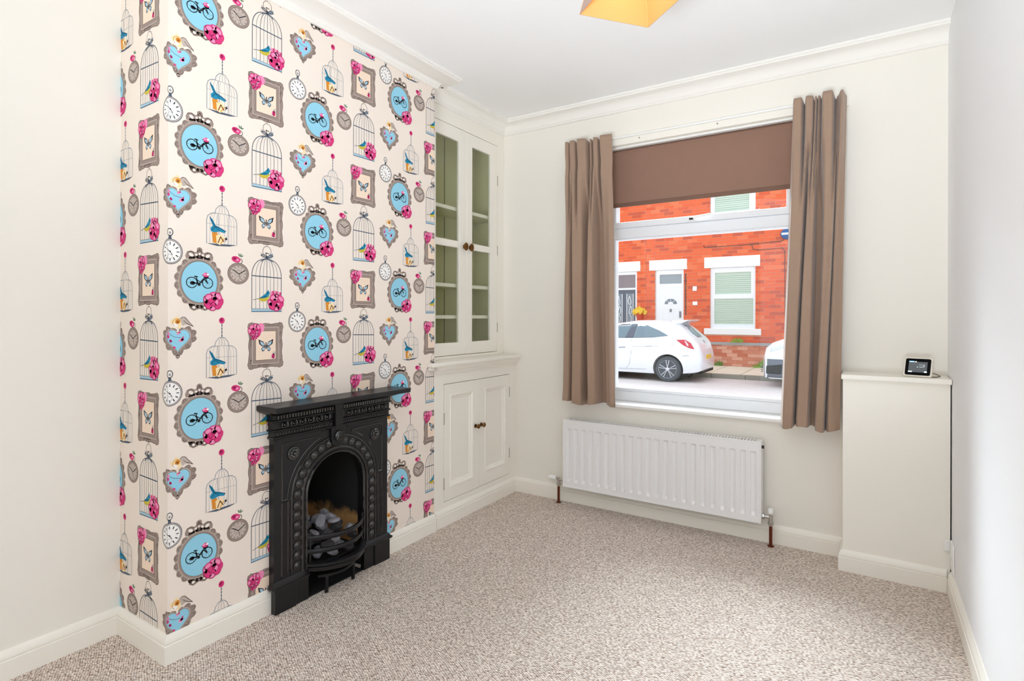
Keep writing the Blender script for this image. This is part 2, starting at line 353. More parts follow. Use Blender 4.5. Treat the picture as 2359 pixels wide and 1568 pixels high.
# ------------------------------------------------------------------ radiator
RX0, RX1, RZ0, RZ1, RY = -1.684, -0.483, 0.128, 0.567, 3.258
rad = thing('radiator', 'white ribbed panel radiator on the wall under the window', 'radiator', (-1.083, YW, 0.128))
m = MB(); pitch = (RX1 - RX0 - 0.02) / 22; xs = [RX0]; hs = [0]
for i in range(22):
    a = RX0 + 0.010 + i * pitch
    for q, d in ((0.20, 0), (0.32, 0.9), (0.5, 1.1), (0.68, 0.9), (0.80, 0)): xs.append(a + q * pitch); hs.append(d)
xs.append(RX1); hs.append(0)
zs = [(RZ0, 0, 0.006), (RZ0 + 0.006, 0, 0), (RZ0 + 0.022, 0, 0), (RZ0 + 0.034, 0, 0), (RZ0 + 0.052, 1, 0), (RZ1 - 0.064, 1, 0), (RZ1 - 0.052, 0, 0), (RZ1 - 0.006, 0, 0), (RZ1, 0, 0.006)]
m.loft([[(x, RY + 0.011 * h * k + b, z) for x, h in zip(xs, hs)] for z, k, b in zs], caps=False, closed=False)
m.build('front_panel', M_rad, rad, smooth=24, solid=0.0)
MB().holed('y', RY - 0.002, RY + 0.004, RX0 - 0.004, RX1 + 0.004, RZ0 - 0.003, RZ1 + 0.003, [(RX0 + 0.006, RX1 - 0.006, RZ0 + 0.006, RZ1 - 0.006)]).build('front_rim', M_rad, rad, bevel=0.0015)
MB().box(RX0 + 0.03, RX1 - 0.03, RY + 0.068, RY + 0.078, RZ0 + 0.005, RZ1 - 0.01).build('back_panel', M_rad, rad, bevel=0.003)
MB().box(RX0 - 0.003, RX0 + 0.001, RY + 0.001, RY + 0.074, RZ0 + 0.012, RZ1 - 0.001).build('side_panel', M_rad, rad, bevel=0.001)
MB().box(RX1 - 0.001, RX1 + 0.003, RY + 0.001, RY + 0.074, RZ0 + 0.012, RZ1 - 0.001).build('side_panel', M_rad, rad, bevel=0.001)
g = MB().holed('z', RZ1 - 0.004, RZ1 + 0.001, RX0, RX1, RY + 0.004, RY + 0.074, [(RX0 + 0.03 + i * 0.0172, RX0 + 0.03 + i * 0.0172 + 0.0085, RY + 0.016, RY + 0.062) for i in range(67)])
g.build('top_grille', M_rad, rad)
MB().box(RX0 + 0.02, RX1 - 0.02, RY + 0.014, RY + 0.064, RZ0 + 0.03, RZ1 - 0.02).build('convector', mat('convector_grey', (92, 90, 88), 0.8), rad)
MB().cyl((RX1 + 0.003, RY + 0.03, RZ1 - 0.03), (RX1 + 0.014, RY + 0.03, RZ1 - 0.03), 0.009, 12).build('bleed_plug', M_dark, rad, smooth=40)
MB().box(RX0 + 0.2, RX0 + 0.24, RY + 0.076, YW - 0.0005, RZ0 + 0.05, RZ1 - 0.03).build('wall_bracket', M_rad, rad)
MB().box(RX1 - 0.24, RX1 - 0.2, RY + 0.076, YW - 0.0005, RZ0 + 0.05, RZ1 - 0.03).build('wall_bracket', M_rad, rad)
VY = RY + 0.036
def valve(x, sx, trv):
    b = MB().tube([(x, VY, 0.112), (x, VY, 0.168)], 0.012, 12).tube([(x, VY, 0.158), (x - sx * 0.052, VY, 0.158)], 0.010, 12)
    b.lathe([(0.014, 0), (0.0165, 0.002), (0.0165, 0.012), (0.014, 0.014)], (x, VY, 0.118), (0, 0, 1), 6)
    b.lathe([(0.013, 0), (0.016, 0.002), (0.016, 0.014), (0.013, 0.016)], (x - sx * 0.03, VY, 0.158), (-sx, 0, 0), 6)
    vb = b.build('valve', M_chrome, rad, smooth=40)
    if trv:
        MB().lathe([(0.012, 0), (0.016, 0.006), (0.017, 0.03), (0.013, 0.052), (0.009, 0.055)], (x + sx * 0.018, VY, 0.162), (sx, 0, 0), 14).build('valve_head', M_white, vb, smooth=35)
    else:
        MB().lathe([(0.010, 0), (0.014, 0.004), (0.015, 0.022), (0.011, 0.03)], (x, VY, 0.178), (0, 0, 1), 14).build('valve_cap', M_white, vb, smooth=35)
    MB().cyl((x, VY, 0.002), (x, VY, 0.118), 0.0085, 12).lathe([(0.017, 0), (0.017, 0.004), (0.009, 0.006)], (x, VY, 0.0005), (0, 0, 1), 14).build('pipe', M_copper, rad, smooth=40)
valve(-1.738, -1, True); valve(-0.436, 1, False)

# ------------------------------------------------------------------ cupboards in the alcove
CF = -2.125
def framed_door(axis_x0, axis_x1, y0, y1, z0, z1, holes): return MB().holed('x', axis_x0, axis_x1, y0, y1, z0, z1, holes)
bc = thing('base_cupboard', 'ivory painted two door base cupboard in the alcove beside the chimney', 'cupboard', (-2.30, 2.91, 0.0))
MB().holed('x', CF - 0.02, CF, YB1, YW - 0.001, 0, 0.9015, [(2.559, 3.279, 0.135, 0.842)]).build('face_frame', M_trim, bc, bevel=0.0015)
MB().holed('x', XA + 0.001, CF - 0.045, YB1 + 0.001, YW - 0.001, 0.005, 0.90, [(2.58, 3.26, 0.15, 0.83)]).build('carcass', M_trim, bc)
MB().box(XA + 0.002, CF - 0.05, 2.575, 3.265, 0.145, 0.16).build('bottom_shelf', M_trim, bc)
SKC = [(o + (0.0 if i in (0, len(SK) - 1) else -0.005), z) for i, (o, z) in enumerate(SK)]
MB().sweep([(CF, YB1 + 0.012), (CF, YW - 0.019)], SK).build('plinth', M_trim, bc, smooth=35)
MB().box(CF - 0.001, CF + 0.006, YB1 - 0.004, YB1 + 0.012, 0, 0.901).build('edge_strip', M_trim, bc, bevel=0.002)
def panel_door(y0, y1, py0, py1, pz0, pz1, ky, name='door'):
    m = MB(); x = CF + 0.001
    def R(a, b, c, d, xx): return [(xx, a, c), (xx, b, c), (xx, b, d), (xx, a, d)]
    st = [(0, x - 0.02, 1), (0, x, 1)]
    rings = [R(y0, y1, 0.138, 0.839, x - 0.02), R(y0, y1, 0.138, 0.839, x),
             R(py0 - 0.006, py1 + 0.006, pz0 - 0.006, pz1 + 0.006, x), R(py0 - 0.003, py1 + 0.003, pz0 - 0.003, pz1 + 0.003, x + 0.005),
             R(py0 + 0.004, py1 - 0.004, pz0 + 0.004, pz1 - 0.004, x + 0.004), R(py0 + 0.010, py1 - 0.010, pz0 + 0.010, pz1 - 0.010, x - 0.005),
             R(py0 + 0.018, py1 - 0.018, pz0 + 0.018, pz1 - 0.018, x - 0.006), R(py0 + 0.024, py1 - 0.024, pz0 + 0.024, pz1 - 0.024, x - 0.013)]
    d = m.loft(rings).build(name, M_trim, bc, bevel=0.001, seg=1)
    MB().lathe([(0.0135, 0), (0.0135, 0.002), (0.006, 0.004), (0.0055, 0.014), (0.013, 0.019), (0.0155, 0.025), (0.012, 0.031), (0.003, 0.034)], (x, ky, 0.541), (1, 0, 0), 18).build('knob', M_brass, d, smooth=40)
    return d
d1 = panel_door(2.562, 2.9145, 2.622, 2.845, 0.218, 0.768, 2.877)
d2 = panel_door(2.9165, 3.276, 2.985, 3.224, 0.226, 0.768, 2.938)
M_hinge = mat('painted_hinge', (176, 170, 158), 0.5)
for d, y, zz in ((d1, 2.5605, (0.635, 0.245)), (d2, 3.2775, (0.715, 0.285))):
    for z in zz: MB().cyl((CF + 0.002, y, z - 0.035), (CF + 0.002, y, z + 0.035), 0.0035, 8).build('hinge', M_hinge, d, smooth=40)

wt = thing('worktop', 'ivory moulded worktop ledge over the base cupboard in the alcove', 'worktop', (-2.28, 2.91, 0.9))
ns = [(-2.075, 0.960), (-2.075, 0.970), (-2.080, 0.976), (-2.087, 0.978)]
MB().prism([(XA + 0.001, YB1 + 0.001), (-2.1165, YB1 + 0.001), (-2.1165, 2.398), (-2.072, 2.398), (-2.072, YW - 0.001), (XA + 0.001, YW - 0.001)], 'z', 0.955, 0.978).build('top', M_trim, wt, bevel=0.006, seg=3)
pm = [(0, 0.902), (0.006, 0.902), (0.009, 0.910), (0.016, 0.914), (0.018, 0.922), (0.026, 0.927), (0.034, 0.939), (0.036, 0.9548), (0, 0.9548)]
MB().sweep([(CF, YB1 + 0.0015), (CF, YW - 0.001)], pm).build('bed_moulding', M_trim, wt, smooth=30)
MB().box(XA + 0.001, CF - 0.001, YB1 + 0.001, YW - 0.001, 0.902, 0.9548).build('rail', M_trim, wt)
MB().box(-2.1165, -2.098, 2.408, 2.445, 0.936, 0.9545).build('end_return', M_trim, wt, bevel=0.004)

XU = -2.228
dc = thing('display_cupboard', 'tall ivory glass fronted cupboard with sage green inside in the alcove', 'cupboard', (-2.36, 2.91, 0.98))
MB().holed('x', XU - 0.03, XU, YB1 + 0.001, YW - 0.001, 0.9785, 2.60, [(2.526, 3.277, 0.997, 2.470)]).build('face_frame', M_trim, dc, bevel=0.0015)
MB().box(XA + 0.002, XA + 0.014, YB1 + 0.002, YW - 0.002, 0.98, 2.59).build('back_panel', M_green, dc)
MB().box(XA + 0.014, XU - 0.031, YB1 + 0.002, YB1 + 0.014, 0.98, 2.59).build('side_panel', M_green, dc)
MB().box(XA + 0.014, XU - 0.031, YW - 0.014, YW - 0.002, 0.98, 2.59).build('side_panel', M_green, dc)
MB().box(XA + 0.014, XU - 0.031, YB1 + 0.014, YW - 0.014, 2.50, 2.59).build('top_panel', M_green, dc)
bb = MB()
for y in (2.72, 2.98, 3.24): bb.box(XA + 0.014, XA + 0.017, y, y + 0.006, 0.985, 2.49)
bb.build('board_joint', mat('shadow_green', (128, 132, 102), 0.7), dc, kind='stuff')
for z in (1.96, 1.46, 1.255):
    sh = MB().box(XA + 0.015, XU - 0.042, YB1 + 0.015, YW - 0.015, z - 0.02, z).build('shelf', M_green, dc)
    MB().box(XU - 0.042, XU - 0.034, YB1 + 0.015, YW - 0.015, z - 0.021, z + 0.001).build('shelf_edge', M_trim, sh, label='white painted front edge')
sh = MB().box(XA + 0.015, XA + 0.16, YB1 + 0.015, YW - 0.015, 1.745, 1.765).build('shelf', M_green, dc)
def glass_door(y0, y1, gy0, gy1, ky, hy):
    d = MB().holed('x', XU - 0.022, XU + 0.001, y0, y1, 1.0, 2.467, [(gy0, gy1, 1.081, 1.693), (gy0, gy1, 1.737, 2.384)]).build('door', M_trim, dc, bevel=0.004)
    for a, b in ((1.0812, 1.6928), (1.7372, 2.3838)): MB().box(XU - 0.014, XU - 0.011, gy0 + 0.0002, gy1 - 0.0002, a, b).build('glass_pane', M_cabglass, d)
    kb = MB().lathe([(0.008, 0), (0.008, 0.010), (0.014, 0.014), (0.0155, 0.022), (0.012, 0.029), (0.004, 0.031)], (0, 0, 0), (1, 0, 0), 16)
    kb.v = [(XU + 0.001 + x, ky + y, 1.706 + z * 1.75) for x, y, z in kb.v]
    kb.build('knob', M_brass, d, smooth=40)
    for z in (2.22, 1.72, 1.17): MB().cyl((XU + 0.001, hy, z - 0.035), (XU + 0.001, hy, z + 0.035), 0.0035, 8).build('hinge', M_hinge, d, smooth=40)
glass_door(2.529, 2.9095, 2.604, 2.834, 2.882, 2.5275)
glass_door(2.912, 3.274, 2.977, 3.190, 2.944, 3.2755)

# ------------------------------------------------------------------ boxed corner cupboard
bx = thing('boxed_cupboard', 'low ivory boxed-in cupboard in the right corner beside the curtain', 'cupboard', (0.11, 3.27, 0.0))
BX0, BX1, BY = -0.097, 0.3235, 3.188
MB().box(BX0, BX1, BY, BY + 0.016, 0.0, 0.944).build('front_panel', M_trim, bx, bevel=0.0015)
MB().box(BX0, BX0 + 0.016, BY + 0.0161, YW - 0.001, 0.0, 0.944).build('side_panel', M_trim, bx)
MB().box(BX0 + 0.0165, XR - 0.002, BY + 0.05, YW - 0.001, 0.002, 0.94).build('gap_shade', mat('cupboard_shadow_brown', (70, 60, 48), 0.9), bx)  # dark block painted for the shade seen through the side gap
MB().box(BX0 - 0.006, XR - 0.003, BY - 0.030, YW - 0.001, 0.9445, 0.9685).build('top', M_trim, bx, bevel=0.003)
MB().sweep([(BX0, YW - 0.019), (BX0, BY), (XR - 0.019, BY)], SK).build('plinth', M_trim, bx, smooth=35)
MB().box(BX1 - 0.022, BX1 - 0.001, BY - 0.012, BY + 0.010, 0.188, 0.235).build('catch', M_white, bx, bevel=0.003)
so = thing('wall_socket', 'white blank socket plate low on the right wall beside the boxed cupboard', 'socket', (XR, 3.11, 0.16))
MB().box(XR - 0.008, XR - 0.0005, 3.085, 3.168, 0.118, 0.245).build('plate', M_white, so, bevel=0.003)
MB().box(XR - 0.012, XR - 0.008, 3.115, 3.14, 0.17, 0.19).build('cover', M_white, so, bevel=0.002)

# ------------------------------------------------------------------ smart screen on the boxed cupboard
M_devb = mat('cream_plastic', (236, 228, 214), 0.4)
dv = thing('smart_display', 'small white framed smart display with black screen on the boxed cupboard', 'smart display', (0.213, 3.235, 0.9686))
DT, DR = math.radians(-24), math.radians(-15)
def dev(mb, name, m, par, bevel=0.0, kind=None, label=None):
    R = Matrix.Translation((0.200, 3.20, 0.9705)) @ Matrix.Rotation(DR, 4, 'Z') @ Matrix.Rotation(DT, 4, 'X')
    mb.v = [tuple(R @ Vector(p)) for p in mb.v]
    return mb.build(name, m, par, bevel=bevel, kind=kind, label=label)
def rrect(x0, x1, z0, z1, r): return arc(x1 - r, z1 - r, r, 0, PI / 2, 5) + arc(x0 + r, z1 - r, r, PI / 2, PI, 5) + arc(x0 + r, z0 + r, r, PI, 1.5 * PI, 5) + arc(x1 - r, z0 + r, r, 1.5 * PI, 2 * PI, 5)
dev(MB().prism(rrect(-0.0555, 0.0555, 0.001, 0.0965, 0.011), 'y', 0, 0.012), 'case', M_devb, dv, bevel=0.002)
scn = dev(MB().prism(rrect(-0.049, 0.049, 0.008, 0.090, 0.007), 'y', -0.0012, 0.0002), 'screen', mat('black_screen', (8, 8, 10), 0.6, spec=0.1), dv)
def em(name, rgb, s):
    if name in MATS: return MATS[name]
    m = bpy.data.materials.new(name); m.use_nodes = True; b = m.node_tree.nodes['Principled BSDF']
    b.inputs['Base Color'].default_value = lin(rgb) + (1,); b.inputs['Emission Color'].default_value = lin(rgb) + (1,); b.inputs['Emission Strength'].default_value = s
    MATS[name] = m; return m
dev(MB().box(-0.036, 0.036, -0.0016, -0.0011, 0.022, 0.074), 'picture', em('screen_grey', (70, 74, 76), 0.5), scn)
dev(MB().box(-0.035, -0.015, -0.0021, -0.0016, 0.072, 0.077), 'screen_text', em('screen_blue', (150, 195, 240), 0.9), scn)
for a, b, c, d in ((-0.036, -0.021, 0.022, 0.027), (0.026, 0.036, 0.022, 0.028), (-0.012, -0.006, 0.072, 0.076)): dev(MB().box(a, b, -0.0021, -0.0016, c, d), 'screen_text', em('screen_white', (240, 244, 248), 0.9), scn)
for a, b, c, d in ((0.004, 0.022, 0.058, 0.060), (0.022, 0.026, 0.050, 0.060), (0.006, 0.022, 0.047, 0.050), (-0.004, 0.002, 0.046, 0.050)): dev(MB().box(a, b, -0.0021, -0.0016, c, d), 'screen_text', em('screen_dim', (150, 160, 164), 0.6), scn)
stm = MB().prism([(0.020, 0), (0.066, 0), (0.054, 0.036), (0.036, 0.048)], 'x', -0.036, 0.036)
RS = Matrix.Translation((0.200, 3.20, 0.9688)) @ Matrix.Rotation(DR, 4, 'Z'); stm.v = [tuple(RS @ Vector(p)) for p in stm.v]
stm.build('stand', M_devb, dv, bevel=0.003)
cp = [(0.253, 3.25, 0.986), (0.268, 3.275, 0.984), (0.285, 3.29, 0.976), (0.295, 3.29, 0.971), (0.292, 3.27, 0.971), (0.275, 3.225, 0.971), (0.25, 3.222, 0.9712)]
MB().tube(cp, 0.0018, 6).build('cable', mat('brown_cable', (90, 70, 40), 0.5), dv, smooth=60)

# ------------------------------------------------------------------ pendant lamp
lc = Vector((-0.649, 1.764)); LZ, LH = 2.30, 0.20
def shade_mat():
    m = bpy.data.materials.new('lampshade_cloth'); m.use_nodes = True; n = N(m); m.node_tree.nodes.clear()
    o = n.new('ShaderNodeOutputMaterial'); d = n.new('ShaderNodeBsdfDiffuse'); t = n.new('ShaderNodeBsdfTranslucent'); x = n.new('ShaderNodeMixShader')
    g = n.new('ShaderNodeNewGeometry'); mc = n.new('ShaderNodeMix', data_type='RGBA')
    d.inputs[0].default_value = lin((240, 188, 122)) + (1,); t.inputs[0].default_value = lin((240, 200, 150)) + (1,); x.inputs[0].default_value = 0.15
    n.link(d.outputs[0], x.inputs[1]); n.link(t.outputs[0], x.inputs[2]); n.link(x.outputs[0], o.inputs[0]); return m
M_shade = shade_mat(); M_shadeout = mat('lampshade_taupe', (176, 150, 138), 0.85)
lp = thing('pendant_lamp', 'square tapered pendant lampshade glowing amber hanging from the ceiling', 'lamp', (lc.x, lc.y, ZC))
cs = [Vector(p) - lc for p in ((-0.842, 1.743), (-0.670, 1.957), (-0.456, 1.785), (-0.628, 1.571))]
def shade_ring(r, z): return [(lc.x + c.x * r, lc.y + c.y * r, z) for c in cs]
for i in range(4):
    j = (i + 1) % 4; lo, hi = shade_ring(1, LZ), shade_ring(0.68, LZ + LH)
    lo2, hi2 = shade_ring(0.988, LZ), shade_ring(0.668, LZ + LH)
    m = MB(); m.add([lo[i], lo[j], hi[j], hi[i], lo2[i], lo2[j], hi2[j], hi2[i]], [(0, 1, 2, 3), (4, 7, 6, 5), (0, 4, 5, 1), (3, 2, 6, 7), (0, 3, 7, 4), (1, 5, 6, 2)])
    o = m.build('shade_panel', [M_shadeout, M_shade], lp, fix=False)
    o.data.polygons[1].material_index = 1; o.data.polygons[2].material_index = 0
    MB().tube([lo2[i], hi2[i]], 0.0022, 6).build('seam', M_shade, lp)
MB().cyl((lc.x, lc.y, LZ + LH + 0.01), (lc.x, lc.y, ZC - 0.02), 0.004, 8).build('flex', M_white, lp)
MB().lathe([(0.045, 0), (0.045, 0.01), (0.02, 0.028), (0.006, 0.03)], (lc.x, lc.y, ZC - 0.0005), (0, 0, -1), 20).build('ceiling_rose', M_white, lp, smooth=40)
MB().lathe([(0.016, 0), (0.018, 0.02), (0.016, 0.05)], (lc.x, lc.y, LZ + LH + 0.02), (0, 0, -1), 14).build('lampholder', M_white, lp, smooth=40)
MB().ball((lc.x, lc.y, LZ + 0.125), (0.028, 0.028, 0.036), 16, 10).build('bulb', em('warm_bulb', (255, 214, 150), 2.0), lp, smooth=60)
wires = MB()
for i in range(4): wires.tube([(lc.x, lc.y, LZ + LH), shade_ring(0.665, LZ + LH - 0.001)[i]], 0.0016, 6)
wires.build('shade_ring', M_white, lp)
li = bpy.data.lights.new('bulb_light', 'POINT'); li.energy = BULB_W; li.color = (1.0, 0.84, 0.62); li.shadow_soft_size = 0.03
lo_ = bpy.data.objects.new('bulb_light', li); C.objects.link(lo_); lo_.location = (lc.x, lc.y, LZ + 0.07); attach(lo_, lp)

# ------------------------------------------------------------------ cast iron fireplace
FX, FC, FH = -2.085, 1.732, 0.325
OR_, SPR = 0.163, 0.451
fp = thing('fireplace', 'black cast iron arched fireplace with mantel shelf against the patterned chimney wall', 'fireplace', (XB, FC, 0))
def arch(r, z0, n=24): return [(FC - r, z0)] + [(FC + r * math.cos(PI - PI * i / n), SPR + r * math.sin(PI - PI * i / n)) for i in range(n + 1)] + [(FC + r, z0)]
op = arch(OR_, 0.10)
MB().prism([(FC - FH, 0.10)] + op + [(FC + FH, 0.10), (FC + FH, 0.74), (FC - FH, 0.74)], 'x', XB - 0.012, FX).build('front_plate', M_iron, fp)
def ridge(name, pts, r, x=FX, par=fp): return MB().tube([(x, y, z) for y, z in pts], r, 6).build(name, M_ironb, par, smooth=50)
ridge('arch_rim', arch(OR_ + 0.003, 0.13), 0.0055, FX + 0.002)
ridge('arch_rim', arch(OR_ + 0.022, 0.13), 0.005)
ridge('arch_rim', arch(0.190, 0.13), 0.004)
ridge('arch_rim', arch(0.241, 0.13), 0.0045)
# bead channel bosses
bp = []
z = 0.165
while z < SPR - 0.02: bp += [(FC - 0.2155, z), (FC + 0.2155, z)]; z += 0.0435
for i in range(15):
    a = PI * (i + 0.5) / 15
    if abs(a - PI / 2) > 0.2: bp.append((FC + 0.2155 * math.cos(a), SPR + 0.2155 * math.sin(a)))
proto = None
for y, z in bp:
    if proto is None:
        proto = MB().ball((0, 0, 0), (0.010, 0.0135, 0.0135), 10, 6).lathe([(0.019, -0.002), (0.017, 0.003), (0.010, 0.004)], (0, 0, 0), (1, 0, 0), 12).build('bead', M_ironb, fp, smooth=50); o = proto
    else:
        o = proto.copy(); C.objects.link(o)
    o.location = (FX + 0.001, y, z)
# sunk panels in the spandrels and jambs, marked by raised lines
for sg in (-1, 1):
    ye = FC + sg * 0.287
    a1 = math.acos(min(1, 0.287 / 0.262)) if 0.287 < 0.262 else 0
    cur = [(FC + sg * 0.262 * math.cos(t), SPR + 0.262 * math.sin(t)) for t in [0.05 + (1.22 - 0.05) * i / 14 for i in range(15)]]
    ridge('spandrel_moulding', [(ye, 0.464), (ye, 0.705), (FC + sg * 0.092, 0.705), cur[-1]], 0.0035)
    ridge('spandrel_moulding', list(reversed(cur)) + [(FC + sg * 0.262, 0.464), (ye, 0.464)], 0.0035)
    ridge('jamb_moulding', [(ye, 0.142), (ye, 0.455), (FC + sg * 0.258, 0.455), (FC + sg * 0.258, 0.142), (ye, 0.142)], 0.0032)
    yr = FC + sg * 0.234
    rs = MB().lathe([(0.030, 0), (0.028, 0.006), (0.020, 0.008)], (FX, yr, 0.657), (1, 0, 0), 20)
    for k in range(7):
        t = 2 * PI * k / 7; rs.ball((FX + 0.010, yr + 0.014 * math.cos(t), 0.657 + 0.014 * math.sin(t)), (0.007, 0.0085, 0.0085), 8, 6)
    rs.ball((FX + 0.014, yr, 0.657), (0.009, 0.009, 0.009), 10, 6)
    rs.build('rosette', M_ironb, fp, smooth=50, kind='stuff')
    # plinth blocks
    a, b = (FC + sg * 0.328, FC + sg * 0.226); c = FC + sg * 0.160
    pl = MB().box(XB + 0.0195, FX + 0.017, min(a, b), max(a, b), 0.0, 0.102).build('plinth', M_iron, fp, bevel=0.002)
    MB().box(XB + 0.0195, FX + 0.011, min(b, c), max(b, c), 0.0, 0.102).build('plinth_return', M_iron, pl, bevel=0.002)
    pm2 = [(0, 0), (0.016, 0), (0.020, 0.006), (0.020, 0.011), (0.012, 0.016), (0.008, 0.024), (0.002, 0.030), (0, 0.030)]
    pth = [(XB + 0.02, FC - FH), (FX, FC - FH), (FX, FC - 0.160)] if sg < 0 else [(FX, FC + 0.160), (FX, FC + FH), (XB + 0.02, FC + FH)]
    MB().sweep(pth, pm2, 0.102).build('plinth_moulding', M_iron, fp, smooth=35)
# keystone with a boss
kb = MB().prism([(FC - 0.012, 0.640), (FC + 0.012, 0.640), (FC + 0.036, 0.662), (FC + 0.040, 0.735), (FC - 0.040, 0.735), (FC - 0.036, 0.662)], 'x', FX - 0.002, FX + 0.013).build('keystone', M_iron, fp, bevel=0.003)
rs = MB().ball((FX + 0.016, FC, 0.693), (0.012, 0.024, 0.026), 14, 8)
for k in range(5): rs.tube([(FX + 0.026, FC - 0.018 + 0.009 * k, 0.675), (FX + 0.031, FC - 0.015 + 0.008 * k, 0.693), (FX + 0.026, FC - 0.012 + 0.007 * k, 0.711)], 0.003, 6)
rs.build('boss', M_ironb, kb, smooth=50, kind='stuff')
# frieze with mouldings, pearl row, ornament and dentils
PTH = [(XB + 0.001, FC - FH), (FX, FC - FH), (FX, FC + FH), (XB + 0.001, FC + FH)]
MB().sweep(PTH, [(-0.02, 0.730), (0.004, 0.730), (0.010, 0.734), (0.010, 0.740), (0.005, 0.744), (0.005, 0.762), (0.012, 0.766), (0.012, 0.770), (0.006, 0.774), (0.006, 0.802), (0.015, 0.806), (0.015, 0.811), (0.010, 0.814),
                 (0.010, 0.832), (0.018, 0.836), (0.028, 0.840), (0.046, 0.848), (0.058, 0.8568), (-0.02, 0.8568)]).build('frieze', M_iron, fp, smooth=30)
pe, de, orn = MB(), MB(), None
for i in range(46):
    y = FC - 0.315 + 0.63 * i / 45
    if abs(y - FC) < 0.03: continue
    pe.ball((FX + 0.007, y, 0.753), (0.004, 0.0045, 0.0045), 6, 4); de.box(FX + 0.008, FX + 0.016, y - 0.0045, y + 0.0045, 0.8155, 0.831)
pe.build('pearl_row', M_ironb, fp, smooth=60, kind='stuff'); de.build('dentil_row', M_ironb, fp, kind='stuff')
for i in range(14):
    y = FC - 0.285 + 0.57 * i / 13
    if abs(y - FC) < 0.03: continue
    if orn is None:
        orn = MB().lathe([(0.0135, 0), (0.0135, 0.007), (0.010, 0.009), (0.007, 0.003), (0.004, 0.009), (0.001, 0.010)], (0, 0, 0), (1, 0, 0), 12).tube([(0.003, 0.013, -0.010), (0.006, 0.019, 0), (0.003, 0.016, 0.011)], 0.003, 5).build('frieze_ornament', M_ironb, fp, smooth=40); o = orn
    else: o = orn.copy(); C.objects.link(o)
    o.location = (FX + 0.006, y, 0.788)
MB().prism([(FC - 0.020, 0.738), (FC + 0.020, 0.738), (FC + 0.024, 0.845), (FC - 0.024, 0.845)], 'x', FX, FX + 0.022).build('centre_bracket', M_iron, fp, bevel=0.004)
MB().box(XB + 0.0005, -1.978, FC - 0.385, FC + 0.386, 0.857, 0.880).build('mantel_shelf', M_iron, fp, bevel=0.004, seg=3)
# firebox
def fring(k, z): return [(FX - 0.012, FC - OR_ - 0.004, z), (-2.44 + k, FC - 0.115, z), (-2.44 + k, FC + 0.115, z), (FX - 0.012, FC + OR_ + 0.004, z)]
MB().loft([fring(0, 0.02), fring(0, 0.128)], caps=False, closed=False).build('ash_pit', M_irond, fp, fix=False)
MB().loft([fring(0, 0.128), fring(0, 0.34), fring(0.10, 0.655)], caps=False, closed=False).add([(FX - 0.012, FC - 0.167, 0.655), (-2.34, FC - 0.115, 0.655), (-2.34, FC + 0.115, 0.655), (FX - 0.012, FC + 0.167, 0.655)], [(0, 1, 2, 3)]).build('fireback', M_fireback, fp, fix=False)
MB().box(-2.43, FX + 0.005, FC - 0.158, FC + 0.158, 0.0005, 0.006).build('hearth', M_irond, fp)
MB().box(-2.40, FX, FC - 0.150, FC + 0.150, 0.118, 0.130).build('grate_floor', M_irond, fp)
# bowed grate bars
def bow(y0, y1, d, z, n=14, x0=FX): return [(x0 + d * math.sin(PI * i / n) ** 0.8, y0 + (y1 - y0) * i / n, z) for i in range(n + 1)]
def flatbar(name, pts, hw, hh, par=fp):
    rings = []
    for i, p in enumerate(pts):
        a, b = Vector(pts[max(0, i - 1)]), Vector(pts[min(len(pts) - 1, i + 1)]); d = (b - a).normalized(); nrm = Vector((d.y, -d.x, 0)).normalized(); P = Vector(p)
        rings.append([P + nrm * hw + Vector((0, 0, hh * 0.6)), P + nrm * hw * 0.6 + Vector((0, 0, hh)), P - nrm * hw + Vector((0, 0, hh)), P - nrm * hw - Vector((0, 0, hh)), P + nrm * hw * 0.6 - Vector((0, 0, hh)), P + nrm * hw - Vector((0, 0, hh * 0.6))])
    return MB().loft(rings).build(name, M_iron, par, smooth=35)
gy0, gy1 = FC - 0.160, FC + 0.158
flatbar('grate_bar', bow(gy0, gy1, 0.080, 0.262), 0.006, 0.0105)
flatbar('grate_bar', bow(gy0, gy1, 0.078, 0.203), 0.006, 0.0095)
flatbar('grate_ledge', bow(gy0, gy1, 0.100, 0.148), 0.016, 0.008)
flatbar('grate_ledge', bow(gy0 + 0.01, gy1 - 0.005, 0.088, 0.126), 0.014, 0.012)
for f in (0.03, 0.97):
    p = bow(gy0, gy1, 0.078, 0, 100)[int(f * 100)]; MB().tube([(p[0] - 0.004, p[1], 0.13), (p[0] - 0.004, p[1], 0.285), (p[0] - 0.001, p[1], 0.292)], [0.0055, 0.0055, 0.002], 8).build('grate_upright', M_iron, fp, smooth=50)
# ash guard standing on two legs
ag = flatbar('ash_guard_rail', bow(FC - 0.115, FC + 0.095, 0.045, 0.082, x0=-2.07), 0.006, 0.006)
for y in (FC - 0.082, FC + 0.072): MB().box(-2.058, -2.047, y - 0.007, y + 0.007, 0.0, 0.080).build('ash_guard_leg', M_iron, fp, bevel=0.001)

